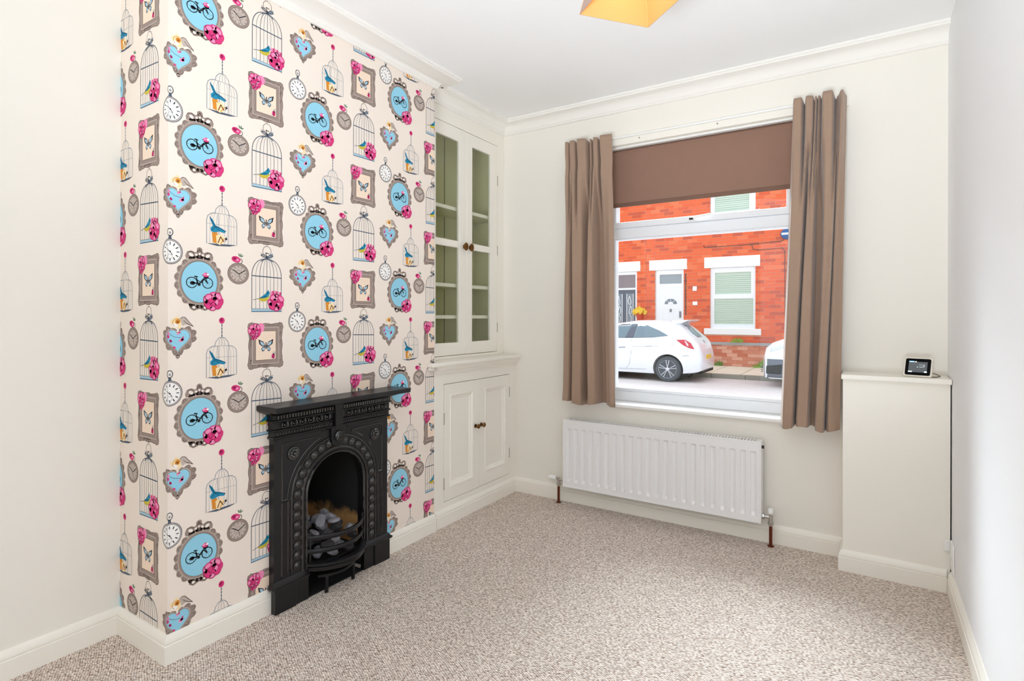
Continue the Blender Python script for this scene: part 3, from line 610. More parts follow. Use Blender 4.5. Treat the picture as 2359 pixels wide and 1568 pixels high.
# coal lumps lying in the basket
def lump(c, r, seed, m):
    rn = random.Random(seed); bm = bmesh.new(); bmesh.ops.create_icosphere(bm, subdivisions=2, radius=1)
    ax = [Vector((rn.uniform(-1, 1), rn.uniform(-1, 1), rn.uniform(-1, 1))).normalized() for _ in range(9)]; cut = [rn.uniform(0.55, 0.85) for _ in ax]
    sc = Vector((rn.uniform(0.75, 1.1), rn.uniform(0.85, 1.4), rn.uniform(0.6, 0.85)))
    for v in bm.verts:
        for a, k in zip(ax, cut):
            d = v.co.dot(a)
            if d > k: v.co -= a * (d - k)
        v.co = Vector((v.co.x * sc.x, v.co.y * sc.y, v.co.z * sc.z)) * r
    bm.transform(Matrix.Rotation(rn.uniform(0, 6), 4, 'Z') @ Matrix.Rotation(rn.uniform(-0.6, 0.6), 4, 'X'))
    me = bpy.data.meshes.new('coal_lump'); bm.to_mesh(me); bm.free(); me.materials.append(m)
    o = bpy.data.objects.new('coal_lump', me); C.objects.link(o); o.location = c; return o
rn = random.Random(3)
k = 0
for lay, (z, cnt) in enumerate(((0.160, 11), (0.205, 10), (0.248, 9), (0.288, 6))):
    for i in range(cnt):
        fx = -2.30 + 0.26 * ((i * 0.618 + lay * 0.3) % 1.0); fy = FC - 0.115 + 0.23 * (i + 0.5) / cnt + rn.uniform(-0.008, 0.008)
        if lay == 3: fx = -2.24 + 0.15 * ((i * 0.618) % 1.0); fy = FC - 0.10 + 0.19 * (i + 0.5) / cnt
        fy = FC + (fy - FC) * (0.62 + 0.38 * (fx + 2.30) / 0.26); fx = max(-2.26, min(fx, -2.065)); fy = FC + (fy - FC) * 0.88
        pale = lay == 3 or rn.random() < 0.5
        o = lump((fx, fy, z + rn.uniform(-0.004, 0.006)), rn.uniform(0.026, 0.034), 100 + k, M_coal if pale else M_coald)
        if k == 32: tag(o, 'largest pale ash grey coal lump on top of the pile in the grate', 'coal'); o.scale = (1.25, 1.25, 1.15)
        elif pale: tag(o, 'pale ash dusted coal lump in the heap behind the fireplace grate bars', 'coal', 'pale coal lumps in the grate')
        else: tag(o, 'dark sooty coal lump in the heap behind the fireplace grate bars', 'coal', 'dark coal lumps in the grate')
        k += 1

# ------------------------------------------------------------------ printed wallpaper (flat inks on the chimney breast)
INK = {'taupe': (158, 141, 132), 'taupe_d': (112, 96, 88), 'taupe_l': (196, 182, 172), 'sky': (150, 211, 234), 'black': (34, 36, 42), 'pink': (222, 62, 128), 'pink_d': (166, 28, 84), 'pink_l': (244, 146, 188),
       'slate': (84, 96, 110), 'slate_l': (150, 158, 166), 'wire': (160, 166, 170), 'teal': (38, 140, 176), 'teal_d': (18, 84, 116), 'yellow': (206, 184, 62), 'orange': (222, 144, 50), 'peach': (247, 224, 202),
       'paper': (246, 238, 228), 'brown': (140, 84, 44), 'pale_blue': (172, 200, 216), 'cream': (250, 226, 176), 'white': (250, 247, 243), 'leaf': (110, 140, 110)}
INKS = list(INK); INKM = [mat('ink_' + k, INK[k], 0.7, spec=0.25) for k in INKS]
TRI = []                                     # (tri of 2-D points, ink, layer)
def poly(pts, ink, layer):
    pts = [(float(a), float(b)) for a, b in pts]
    for t in tessellate_polygon([[Vector((a, b, 0)) for a, b in pts]]): TRI.append(([pts[i] for i in t], INKS.index(ink), layer))
def ell(cx, cy, rx, ry, ink, layer, n=28, rot=0.0, a0=0, a1=2 * PI):
    c, s = math.cos(rot), math.sin(rot)
    poly([(cx + rx * math.cos(t) * c - ry * math.sin(t) * s, cy + rx * math.cos(t) * s + ry * math.sin(t) * c) for t in [a0 + (a1 - a0) * i / n for i in range(n)]], ink, layer)
def stroke(pts, w, ink, layer):
    for (x0, y0), (x1, y1) in zip(pts, pts[1:]):
        d = math.hypot(x1 - x0, y1 - y0)
        if d < 1e-6: continue
        nx, ny = -(y1 - y0) / d * w / 2, (x1 - x0) / d * w / 2; ex, ey = (x1 - x0) / d * w * 0.25, (y1 - y0) / d * w * 0.25
        a, b, c, e = (x0 + nx - ex, y0 + ny - ey), (x0 - nx - ex, y0 - ny - ey), (x1 - nx + ex, y1 - ny + ey), (x1 + nx + ex, y1 + ny + ey)
        k = INKS.index(ink); TRI.append(([a, b, c], k, layer)); TRI.append(([a, c, e], k, layer))
def ringo(cx, cy, rx, ry, w, ink, layer, n=30, a0=0, a1=2 * PI): stroke([(cx + rx * math.cos(a0 + (a1 - a0) * i / n), cy + ry * math.sin(a0 + (a1 - a0) * i / n)) for i in range(n + 1)], w, ink, layer)
def rose(cx, cy, r, seed, layer):
    q = random.Random(seed)
    pets = [(2 * PI * k / 8 + q.uniform(-0.2, 0.2), r * q.uniform(0.56, 0.66), r * q.uniform(0.36, 0.46), r * q.uniform(0.28, 0.36)) for k in range(8)]
    ell(cx, cy, r * 0.72, r * 0.72, 'pink', layer, 20)
    for k, (t, d, a, b) in enumerate(pets):
        x, y, ro = cx + d * math.cos(t), cy + d * math.sin(t), t + PI / 2 + q.uniform(-0.5, 0.5); ly = layer + (k % 2)
        ell(x, y, a * 1.05, b * 1.06, 'pink_d', ly, 14, ro); ell(x + 0.02 * r, y + 0.03 * r, a, b * 0.97, 'pink', ly + 1, 14, ro)
        if k in (1, 2, 3, 4, 6): ell(x + 0.05 * r * math.cos(t), y + 0.05 * r * math.sin(t), a * 0.72, b * 0.6, 'pink_l', ly + 2, 12, ro)
    for k in range(5):
        t = 2 * PI * k / 5 + q.uniform(0, 1); d = r * 0.30; x, y, ro = cx + d * math.cos(t), cy + d * math.sin(t), t + PI / 2 + q.uniform(-0.6, 0.6)
        ell(x, y, r * 0.29, r * 0.18, 'pink_d', layer + 4, 12, ro); ell(x + 0.03 * r, y + 0.04 * r, r * 0.27, r * 0.15, ('pink', 'pink_l', 'pink')[k % 3], layer + 5, 12, ro)
    ell(cx, cy, r * 0.12, r * 0.07, 'pink_d', layer + 6, 10, seed); ell(cx + 0.03 * r, cy + 0.02 * r, r * 0.09, r * 0.06, 'pink', layer + 7, 8)
def scallop(f, n, k, amp): return [(x + (nx * amp * abs(math.sin(k * t))), y + ny * amp * abs(math.sin(k * t))) for t, x, y, nx, ny in [(2 * PI * i / n, *f(2 * PI * i / n)) for i in range(n)]]
# 1 oval frame with bicycle
poly(scallop(lambda t: (0.084 * math.cos(t), 0.094 * math.sin(t) - 0.004, math.cos(t), math.sin(t)), 120, 9, 0.0085), 'taupe', 0)
for k in range(18):
    t = 2 * PI * (k + 0.5) / 18; ringo(0.0825 * math.cos(t), 0.0925 * math.sin(t) - 0.004, 0.0058, 0.0058, 0.0018, 'taupe_d', 1, 8, t - 2, t + 2)
    ell(0.080 * math.cos(t + 0.17), 0.090 * math.sin(t + 0.17) - 0.004, 0.003, 0.003, 'taupe_l', 1, 8)
for sx in (-1, 1):
    poly([(sx * 0.05, 0.080), (sx * 0.052, 0.094), (sx * 0.044, 0.108), (sx * 0.030, 0.112), (sx * 0.016, 0.106), (sx * 0.006, 0.114), (0, 0.084)], 'taupe', 0)
    ell(sx * 0.031, 0.096, 0.009, 0.006, 'paper', 1, 14, sx * 0.5); ell(sx * 0.012, 0.098, 0.005, 0.004, 'paper', 1, 10)
    ringo(sx * 0.034, 0.098, 0.014, 0.010, 0.002, 'taupe_d', 2, 14, 0.3, 2.8)
    poly([(sx * 0.04, -0.086), (sx * 0.036, -0.104), (sx * 0.022, -0.113), (sx * 0.006, -0.108), (0, -0.09)], 'taupe', 0)
    ell(sx * 0.021, -0.100, 0.006, 0.005, 'paper', 1, 12); ringo(sx * 0.021, -0.100, 0.009, 0.008, 0.002, 'taupe_d', 2, 14)
ell(0, 0.116, 0.011, 0.011, 'taupe', 0, 14); ell(0, 0.116, 0.005, 0.006, 'taupe_d', 1, 10)
ell(0, -0.004, 0.0765, 0.0870, 'taupe_l', 2, 44); ell(0, -0.004, 0.0745, 0.0850, 'taupe', 3, 44); ell(0, -0.004, 0.068, 0.0785, 'taupe_d', 4, 44); ell(0, -0.004, 0.0665, 0.077, 'sky', 5, 44)
for wx in (-0.029, 0.030):
    ringo(wx, -0.007, 0.0195, 0.0195, 0.0032, 'black', 6, 22)
    for k in range(6): stroke([(wx, -0.007), (wx + 0.018 * math.cos(PI * k / 3), -0.007 + 0.018 * math.sin(PI * k / 3))], 0.0007, 'black', 6)
stroke([(-0.029, -0.007), (-0.006, -0.010), (0.006, -0.006), (0.016, 0.008), (0.030, -0.007)], 0.004, 'black', 6); stroke([(-0.006, -0.010), (-0.013, 0.014)], 0.0035, 'black', 6); stroke([(-0.013, 0.006), (0.002, -0.004), (0.015, 0.010)], 0.003, 'black', 6)
stroke([(0.030, -0.007), (0.019, 0.020), (0.010, 0.022)], 0.003, 'black', 6); poly([(-0.021, 0.014), (-0.006, 0.013), (-0.007, 0.017), (-0.019, 0.019)], 'black', 6); ell(-0.026, -0.009, 0.010, 0.007, 'black', 6, 12); ell(-0.002, -0.014, 0.006, 0.005, 'black', 6, 10)
ell(0.024, 0.016, 0.010, 0.007, 'black', 6, 12); ell(0.023, 0.024, 0.012, 0.0085, 'pink', 7, 14); ell(0.018, 0.026, 0.006, 0.005, 'pink_l', 8, 10); ell(0.030, 0.026, 0.005, 0.004, 'white', 8, 10)
rose(0.052, -0.076, 0.041, 1, 9)
# 2 heart frame with rose and bird
def heart(t, k): return (k * 0.052 * (16 * math.sin(t) ** 3) / 16, k * 0.054 * (13 * math.cos(t) - 5 * math.cos(2 * t) - 2 * math.cos(3 * t) - math.cos(4 * t)) / 15.5)
hx, hz = -0.078, 0.297
def hf(t):
    x, y = heart(t, 1.0); d = math.hypot(x, y) + 1e-6
    return (hx + x * 1.18, hz + y * 1.05 - 0.004, x / d, y / d)
poly(scallop(hf, 130, 8, 0.0095), 'taupe', 0)
for k in range(16):
    x, y, nx, ny = hf(2 * PI * (k + 0.5) / 16); ringo(x - nx * 0.001, y - ny * 0.001, 0.006, 0.006, 0.0018, 'taupe_d', 1, 8); ell(x - nx * 0.006, y - ny * 0.006, 0.0028, 0.0028, 'taupe_l', 1, 8)
for kk, ink, ly in ((0.93, 'taupe_d', 2), (0.91, 'taupe_l', 3), (0.83, 'taupe_d', 4), (0.80, 'sky', 5)): poly([(hx + heart(t, kk)[0], hz + heart(t, kk)[1]) for t in [2 * PI * i / 60 for i in range(60)]], ink, ly)
for dx, dz, r, ink in ((-0.034, 0.010, 0.007, 'pink'), (-0.025, -0.006, 0.006, 'pink_d'), (-0.032, 0.022, 0.006, 'pink_l'), (0.012, -0.004, 0.009, 'pink_l'), (0.016, -0.002, 0.006, 'pink'), (0.018, 0.006, 0.004, 'pink'), (-0.012, -0.030, 0.005, 'pink'), (0.0, 0.020, 0.005, 'pink_l'), (0.006, 0.024, 0.004, 'pink')): ell(hx + dx, hz + dz, r, r * 0.75, ink, 6, 9, dx * 40)
stroke([(hx - 0.03, hz + 0.02), (hx - 0.012, hz + 0.008), (hx + 0.012, hz + 0.004)], 0.0015, 'slate', 6)
rx_, rz_ = hx - 0.004, hz + 0.060
poly([(rx_ + 0.019 * (1 + 0.14 * math.sin(5 * t)) * math.cos(t), rz_ + 0.021 * (1 + 0.14 * math.sin(5 * t)) * math.sin(t)) for t in [2 * PI * i / 40 for i in range(40)]], 'cream', 7)
ell(rx_ - 0.006, rz_ - 0.010, 0.011, 0.008, 'white', 8, 12); ell(rx_ + 0.003, rz_ + 0.004, 0.009, 0.009, 'orange', 8, 14); ell(rx_ + 0.003, rz_ + 0.003, 0.0045, 0.004, 'brown', 9, 10); ringo(rx_, rz_, 0.014, 0.015, 0.0016, 'orange', 9, 16, 0.4, 4.2)
poly([(rx_ + 0.012, rz_ + 0.014), (rx_ + 0.020, rz_ + 0.021), (rx_ + 0.030, rz_ + 0.019), (rx_ + 0.042, rz_ + 0.004), (rx_ + 0.058, rz_ - 0.014), (rx_ + 0.036, rz_ - 0.004), (rx_ + 0.022, rz_ - 0.012), (rx_ + 0.016, rz_ - 0.004)], 'taupe_l', 8)
stroke([(rx_ + 0.012, rz_ + 0.014), (rx_ + 0.020, rz_ + 0.021), (rx_ + 0.030, rz_ + 0.019), (rx_ + 0.042, rz_ + 0.004), (rx_ + 0.058, rz_ - 0.014), (rx_ + 0.036, rz_ - 0.004)], 0.0022, 'taupe_d', 9); stroke([(rx_ + 0.024, rz_ + 0.008), (rx_ + 0.034, rz_ - 0.002), (rx_ + 0.042, rz_ - 0.006)], 0.002, 'taupe_d', 9)
# 3 hanging cage with blue butterfly
gx, g0, g1 = 0.086, 0.146, 0.262
ell(gx, 0.364, 0.0115, 0.0125, 'pink', 0, 18); ell(gx - 0.002, 0.366, 0.006, 0.007, 'pink_d', 1, 12); stroke([(gx, 0.352), (gx, 0.302)], 0.0022, 'slate', 0)
for zz in (0.345, 0.332, 0.319, 0.306): ell(gx, zz, 0.0024, 0.004, 'slate', 1, 8)
cage = [(gx - 0.060, g0), (gx - 0.060, 0.236), (gx - 0.056, 0.252), (gx - 0.044, 0.262), (gx - 0.028, 0.266), (gx - 0.024, 0.282), (gx - 0.012, 0.296), (gx, 0.300), (gx + 0.012, 0.296), (gx + 0.024, 0.282), (gx + 0.028, 0.266), (gx + 0.044, 0.262), (gx + 0.056, 0.252), (gx + 0.060, 0.236), (gx + 0.060, g0 + 0.004)]
stroke(cage, 0.0026, 'slate_l', 1)
for dx in (-0.048, -0.036, -0.022, -0.010, 0.010, 0.022, 0.036, 0.048): stroke([(gx + dx, g0), (gx + dx, 0.242), (gx + dx * 0.82, 0.262), (gx + dx * 0.5, 0.266)], 0.0012, 'wire', 0)
for dx in (-0.012, 0.0, 0.012): stroke([(gx + dx, 0.266), (gx + dx * 0.8, 0.288), (gx, 0.300)], 0.0014, 'slate_l', 1)
stroke([(gx - 0.012, g0), (gx - 0.016, 0.266)], 0.0022, 'slate_l', 1); stroke([(gx + 0.026, g0), (gx + 0.028, 0.266)], 0.0022, 'slate_l', 1)
for zz in (0.266, 0.222): stroke([(gx - 0.030 if zz > 0.25 else gx - 0.06, zz), (gx + (0.030 if zz > 0.25 else 0.06), zz)], 0.0012, 'slate_l', 1)
poly([(gx - 0.060, g0), (gx - 0.020, g0 - 0.007), (gx + 0.030, g0 - 0.004), (gx + 0.060, g0 + 0.004), (gx + 0.02, g0 + 0.003)], 'slate', 2)
poly([(gx - 0.036, g0 + 0.006), (gx - 0.040, g0 + 0.044), (gx - 0.022, g0 + 0.050), (gx - 0.010, g0 + 0.020), (gx - 0.020, g0 + 0.002)], 'orange', 3)
poly([(gx - 0.022, g0 + 0.004), (gx - 0.024, g0 + 0.034), (gx - 0.004, g0 + 0.040), (gx + 0.010, g0 + 0.028), (gx + 0.004, g0 + 0.006), (gx - 0.010, g0 - 0.002)], 'cream', 4)
stroke([(gx - 0.016, g0 + 0.006), (gx - 0.006, g0 + 0.030), (gx + 0.006, g0 + 0.012)], 0.004, 'brown', 5); stroke([(gx - 0.006, g0 + 0.004), (gx + 0.008, g0 + 0.024)], 0.003, 'orange', 5); ell(gx + 0.016, g0 + 0.024, 0.005, 0.004, 'black', 5, 8); stroke([(gx + 0.012, g0 + 0.014), (gx + 0.018, g0 + 0.032)], 0.002, 'black', 5)
poly([(gx - 0.050, g0 + 0.104), (gx - 0.036, g0 + 0.092), (gx - 0.026, g0 + 0.072), (gx - 0.004, g0 + 0.064), (gx + 0.016, g0 + 0.054), (gx + 0.010, g0 + 0.046), (gx - 0.012, g0 + 0.050), (gx - 0.030, g0 + 0.044), (gx - 0.044, g0 + 0.048), (gx - 0.046, g0 + 0.060), (gx - 0.036, g0 + 0.070), (gx - 0.044, g0 + 0.086)], 'teal', 6)
stroke([(gx - 0.048, g0 + 0.102), (gx - 0.030, g0 + 0.070), (gx + 0.014, g0 + 0.054)], 0.003, 'teal_d', 7); stroke([(gx - 0.040, g0 + 0.052), (gx - 0.028, g0 + 0.066), (gx - 0.010, g0 + 0.054)], 0.0025, 'teal_d', 7)
# 4 big cage with bow, bird and peony
bx_, b0 = 0.278, -0.114; bw = 0.0675
stroke([(bx_, 0.162), (bx_, 0.180)], 0.0016, 'slate', 0); ringo(bx_, 0.139, 0.019, 0.021, 0.0022, 'taupe_d', 0, 20)
def dome(dx): return [(bx_ + dx, b0)] + [(bx_ + dx * math.cos(t) ** 0.8 if t < PI / 2 - 0.01 else bx_, 0.034 + 0.072 * math.sin(t)) for t in [PI / 2 * i / 9 for i in range(10)]]
for i, dx in enumerate((-1, -0.74, -0.48, -0.24, 0.001, 0.24, 0.48, 0.74, 1)): stroke(dome(dx * bw), 0.0030 if abs(dx) == 1 else 0.0022, 'slate' if i % 2 == 0 else 'slate_l', 1)
stroke([(bx_ - bw, 0.034), (bx_ + bw, 0.030)], 0.0042, 'slate', 2)
poly([(bx_ - bw, b0), (bx_ + bw, b0 + 0.002), (bx_ + bw, b0 + 0.012), (bx_ - bw, b0 + 0.012)], 'pale_blue', 2); stroke([(bx_ - bw, b0), (bx_ + bw, b0 + 0.002)], 0.0030, 'teal_d', 3); stroke([(bx_ - bw, b0 + 0.012), (bx_ + bw, b0 + 0.012)], 0.0014, 'slate', 3)
for sx in (-1, 1): poly([(bx_, 0.112), (bx_ + sx * 0.012, 0.128), (bx_ + sx * 0.028, 0.132), (bx_ + sx * 0.026, 0.116), (bx_ + sx * 0.014, 0.108)], 'taupe_l' if sx < 0 else 'slate_l', 3); stroke([(bx_, 0.112), (bx_ + sx * 0.014, 0.125), (bx_ + sx * 0.028, 0.121), (bx_, 0.110), (bx_ + sx * 0.020, 0.102), (bx_ + sx * 0.025, 0.095)], 0.0034, 'slate', 4)
ell(bx_, 0.111, 0.008, 0.007, 'slate', 5, 12); stroke([(bx_, 0.111), (bx_ - 0.006, 0.132), (bx_ + 0.008, 0.130)], 0.003, 'black', 5)
poly([(bx_ - 0.040, b0 + 0.052), (bx_ - 0.020, b0 + 0.062), (bx_ - 0.004, b0 + 0.080), (bx_ + 0.006, b0 + 0.078), (bx_ + 0.012, b0 + 0.062), (bx_ - 0.002, b0 + 0.044), (bx_ - 0.022, b0 + 0.042)], 'yellow', 4); poly([(bx_ - 0.034, b0 + 0.056), (bx_ - 0.006, b0 + 0.076), (bx_ + 0.006, b0 + 0.092), (bx_ + 0.014, b0 + 0.078), (bx_ + 0.004, b0 + 0.062), (bx_ - 0.014, b0 + 0.056)], 'teal', 5)
stroke([(bx_ - 0.062, b0 + 0.048), (bx_ - 0.030, b0 + 0.056), (bx_ - 0.002, b0 + 0.066)], 0.0020, 'slate', 5); ell(bx_ + 0.002, b0 + 0.080, 0.004, 0.004, 'teal_d', 6, 8)
rose(bx_ + 0.043, b0 + 0.040, 0.041, 4, 7)
for k in range(6): stroke([(bx_ + 0.020 + 0.008 * k, b0 + 0.066), (bx_ + 0.018 + 0.009 * k, b0 + 0.088 - 0.002 * abs(k - 2))], 0.007, 'pink' if k % 2 else 'pink_l', 8)
# 5 pocket watch with a rosebud
wx_, wz = 0.153, 0.038
ell(wx_, wz, 0.045, 0.043, 'taupe_d', 0, 34); ell(wx_, wz, 0.043, 0.041, 'taupe', 1, 34); ell(wx_, wz, 0.036, 0.034, 'taupe_d', 2, 34); ell(wx_, wz, 0.0345, 0.0325, 'taupe_l', 3, 34)
for k in range(12): t = PI * k / 6; stroke([(wx_ + 0.027 * math.cos(t), wz + 0.025 * math.sin(t)), (wx_ + 0.032 * math.cos(t), wz + 0.030 * math.sin(t))], 0.0028, 'taupe_d', 4)
stroke([(wx_ - 0.022, wz + 0.014), (wx_ + 0.002, wz - 0.002), (wx_ + 0.028, wz + 0.014)], 0.0034, 'black', 5); stroke([(wx_ + 0.002, wz - 0.002), (wx_ + 0.008, wz - 0.024)], 0.0022, 'taupe_d', 5); ringo(wx_, wz, 0.014, 0.013, 0.0016, 'taupe', 4, 16)
ringo(wx_ + 0.006, wz + 0.050, 0.010, 0.010, 0.0028, 'taupe_d', 0, 14); ell(wx_ - 0.010, wz + 0.056, 0.019, 0.0125, 'pink', 1, 18, -0.2); ell(wx_ - 0.014, wz + 0.058, 0.011, 0.006, 'pink_d', 2, 12, -0.3); ell(wx_ - 0.004, wz + 0.054, 0.007, 0.005, 'pink_l', 3, 10)
for a in (0.5, 1.2, 1.9): ell(wx_ + 0.006 + 0.010 * math.cos(a), wz + 0.066 + 0.009 * math.sin(a), 0.007, 0.0028, 'leaf', 1, 10, a)
# 6 picture frame with butterfly
fx_, fz = 0.274, 0.259
def wavy(w, h, amp, k):
    out = []
    for (x0, y0, x1, y1) in ((-w, -h, w, -h), (w, -h, w, h), (w, h, -w, h), (-w, h, -w, -h)):
        for i in range(14):
            t = i / 14; nx, ny = (y1 - y0), -(x1 - x0); L = math.hypot(nx, ny); a = amp * (abs(math.sin(k * PI * t)) - 0.5) + (amp * 1.2 if i < 2 or i > 12 else 0)
            out.append((fx_ + x0 + (x1 - x0) * t + nx / L * a, fz + y0 + (y1 - y0) * t + ny / L * a))
    return out
poly(wavy(0.075, 0.090, 0.0045, 3), 'taupe', 0)
o4 = wavy(0.075, 0.090, 0.0045, 3); stroke(o4 + [o4[0]], 0.0022, 'taupe_d', 1)
def rect(w, h): return [(fx_ - w, fz - h), (fx_ + w, fz - h), (fx_ + w, fz + h), (fx_ - w, fz + h)]
poly(rect(0.062, 0.077), 'taupe_l', 1); poly(rect(0.059, 0.074), 'taupe', 2); poly(rect(0.0475, 0.0615), 'taupe_d', 3); poly(rect(0.0455, 0.0595), 'peach', 4)
q = random.Random(11)
for k in range(22):
    t = q.random(); sd = k % 4; u_ = (q.random() - 0.5) * 1.8
    x, y = ((u_ * 0.07, 0.083), (u_ * 0.07, -0.083), (0.067, u_ * 0.08), (-0.067, u_ * 0.08))[sd]
    ringo(fx_ + x, fz + y, 0.008 if sd < 2 else 0.003, 0.003 if sd < 2 else 0.008, 0.0016, 'taupe_d', 3, 8, 0.3, 4.4)
for sx in (-1, 1):
    poly([(fx_ + sx * 0.002, fz - 0.002), (fx_ + sx * 0.012, fz + 0.016), (fx_ + sx * 0.034, fz + 0.026), (fx_ + sx * 0.030, fz + 0.006), (fx_ + sx * 0.016, fz - 0.004)], 'black', 5); poly([(fx_ + sx * 0.006, fz + 0.001), (fx_ + sx * 0.013, fz + 0.013), (fx_ + sx * 0.027, fz + 0.019), (fx_ + sx * 0.024, fz + 0.006), (fx_ + sx * 0.014, fz - 0.001)], 'pale_blue', 6)
    poly([(fx_ + sx * 0.002, fz - 0.002), (fx_ + sx * 0.016, fz - 0.006), (fx_ + sx * 0.022, fz - 0.014), (fx_ + sx * 0.016, fz - 0.026), (fx_ + sx * 0.007, fz - 0.022)], 'slate', 5); ell(fx_ + sx * 0.012, fz - 0.014, 0.006, 0.006, 'pale_blue', 6, 10)
stroke([(fx_, fz - 0.014), (fx_, fz + 0.012)], 0.004, 'black', 7)
ell(fx_ + 0.034, fz - 0.046, 0.008, 0.011, 'pink', 5, 12); ell(fx_ + 0.038, fz - 0.034, 0.006, 0.009, 'taupe_l', 5, 10); ell(fx_ + 0.033, fz - 0.048, 0.004, 0.006, 'pink_d', 6, 8); stroke([(fx_ + 0.022, fz - 0.052), (fx_ + 0.044, fz - 0.056)], 0.003, 'pink_l', 5)
rose(fx_ - 0.050, fz + 0.062, 0.032, 7, 8); rose(fx_ - 0.052, fz + 0.040, 0.017, 9, 8); ell(fx_ - 0.022, fz + 0.075, 0.015, 0.019, 'pink_l', 8, 14)
# 7 pale clock
cx_, cz_ = 0.425, -0.156
ell(cx_, cz_, 0.0445, 0.0465, 'slate', 0, 36); ell(cx_, cz_, 0.042, 0.044, 'taupe_l', 1, 36); ell(cx_, cz_, 0.0385, 0.0405, 'slate', 2, 36); ell(cx_, cz_, 0.0370, 0.0390, 'white', 3, 36)
for k in range(12): t = PI * k / 6; stroke([(cx_ + 0.0235 * math.cos(t), cz_ + 0.025 * math.sin(t)), (cx_ + 0.0315 * math.cos(t), cz_ + 0.0335 * math.sin(t))], 0.0036, 'black' if k % 3 else 'slate', 4)
stroke([(cx_ - 0.012, cz_ + 0.010), (cx_, cz_), (cx_ + 0.008, cz_ - 0.012)], 0.0022, 'black', 5); ell(cx_, cz_, 0.0028, 0.0028, 'black', 5, 8); ringo(cx_, cz_ - 0.018, 0.008, 0.008, 0.0012, 'slate_l', 4, 14)
poly([(cx_ - 0.006, cz_ + 0.046), (cx_ + 0.006, cz_ + 0.046), (cx_ + 0.004, cz_ + 0.058), (cx_ - 0.004, cz_ + 0.058)], 'slate', 0); ringo(cx_, cz_ + 0.070, 0.010, 0.013, 0.0030, 'slate', 0, 16); ell(cx_, cz_ + 0.068, 0.004, 0.005, 'slate_l', 1, 8)

def clip(pts, ax, val, keep_less):
    out = []
    for i, p in enumerate(pts):
        q_ = pts[(i + 1) % len(pts)]; a = (val - p[ax]) * (1 if keep_less else -1); b = (val - q_[ax]) * (1 if keep_less else -1)
        if a >= 0: out.append(p)
        if (a > 0 > b) or (a < 0 < b):
            t = a / (a - b); out.append((p[0] + (q_[0] - p[0]) * t, p[1] + (q_[1] - p[1]) * t))
    return out
wp = MB(); LIFT = 0.00012
US = YB0 - (XB - XA)                     # far end of the unfolded return face
def place(tris, du, dz, u0, u1, z0, z1, side):
    for pts, ink, ly in tris:
        p = [(a + du, b + dz) for a, b in pts]
        if max(a for a, _ in p) < u0 or min(a for a, _ in p) > u1 or max(b for _, b in p) < z0 or min(b for _, b in p) > z1: continue
        for ax, val, less in ((0, u0, False), (0, u1, True), (1, z0, False), (1, z1, True)):
            lo_b = min(c[ax] for c in p) if p else 0; hi_b = max(c[ax] for c in p) if p else 0
            if p and ((less and hi_b > val) or (not less and lo_b < val)): p = clip(p, ax, val, less)
            if len(p) < 3: break
        if len(p) < 3: continue
        off = LIFT * (ly + 2); wp.cur = ink
        if side: wp.add([(XB - (YB0 - a), YB0 - off, b) for a, b in p], [list(range(len(p)))])
        else: wp.add([(XB + off, a, b) for a, b in p], [list(range(len(p)))])
for col in range(-2, 4):
    for row in range(-2, 7):
        du = 1.117 + 0.5305 * col; dz = 1.381 - 0.514 * 3 + 0.514 * row + (0.257 if col % 2 else 0.0)
        place(TRI, du, dz, US, YB0, 0.10, 2.574, True)
        place(TRI, du, dz, YB0, 1.42, 0.10, 2.574, False)
        place(TRI, du, dz, 1.42, 2.045, 0.80, 2.574, False)
        place(TRI, du, dz, 2.045, YB1, 0.10, 2.574, False)
wp.build('wallpaper_print', INKM, wall_breast, kind='stuff', fix=False)

# ------------------------------------------------------------------ street outside
ZR, ZP, KY, FY = -0.38, -0.265, 15.25, 17.85
M_road = mat('pale_worn_asphalt', (226, 216, 212), 0.9, noise=(8, 0.12), bump=(60, 0.3))
M_slab = mat('york_stone_slab', (234, 226, 204), 0.85, noise=(5, 0.10), bump=(25, 0.2))
M_moss = mat('mossy_joint', (150, 152, 84), 0.95, noise=(9, 0.3))
M_kerb = mat('kerb_stone_grey', (150, 146, 134), 0.85, noise=(6, 0.18), bump=(25, 0.2))
M_mortar = mat('pale_mortar', (226, 176, 150), 0.9, noise=(4, 0.08))
BR = [mat('brick_orange', (228, 100, 55), 0.85, noise=(9, 0.10)), mat('brick_red', (216, 88, 48), 0.85, noise=(9, 0.12)), mat('brick_burnt', (198, 86, 56), 0.85, noise=(9, 0.15)), mat('brick_pink', (232, 116, 72), 0.85, noise=(9, 0.12))]
BRL = [mat('brick_weathered', (206, 132, 106), 0.9, noise=(12, 0.25)), mat('brick_limed', (222, 164, 140), 0.9, noise=(12, 0.22)), mat('brick_low', (196, 110, 82), 0.9, noise=(12, 0.2))]
M_lint = mat('white_masonry_paint', (244, 244, 244), 0.6)
M_net = mat('pale_green_blind', (206, 226, 206), 0.7)
MB().box(-40, 30, YW + 0.30, 60, -0.6, ZR).build('road', M_road, kind='structure')
MB().box(-40, 30, -40, YBK - 0.13, -0.6, -0.10).build('garden_paving', mat('garden_paving', (190, 186, 178), 0.9, noise=(2, 0.1)), kind='structure')
pv = MB().box(-20, 12, KY + 0.13, FY + 0.05, -0.6, ZP - 0.008).build('pavement', M_moss, kind='structure')
x = -9.0; i = 0; rq = random.Random(21)
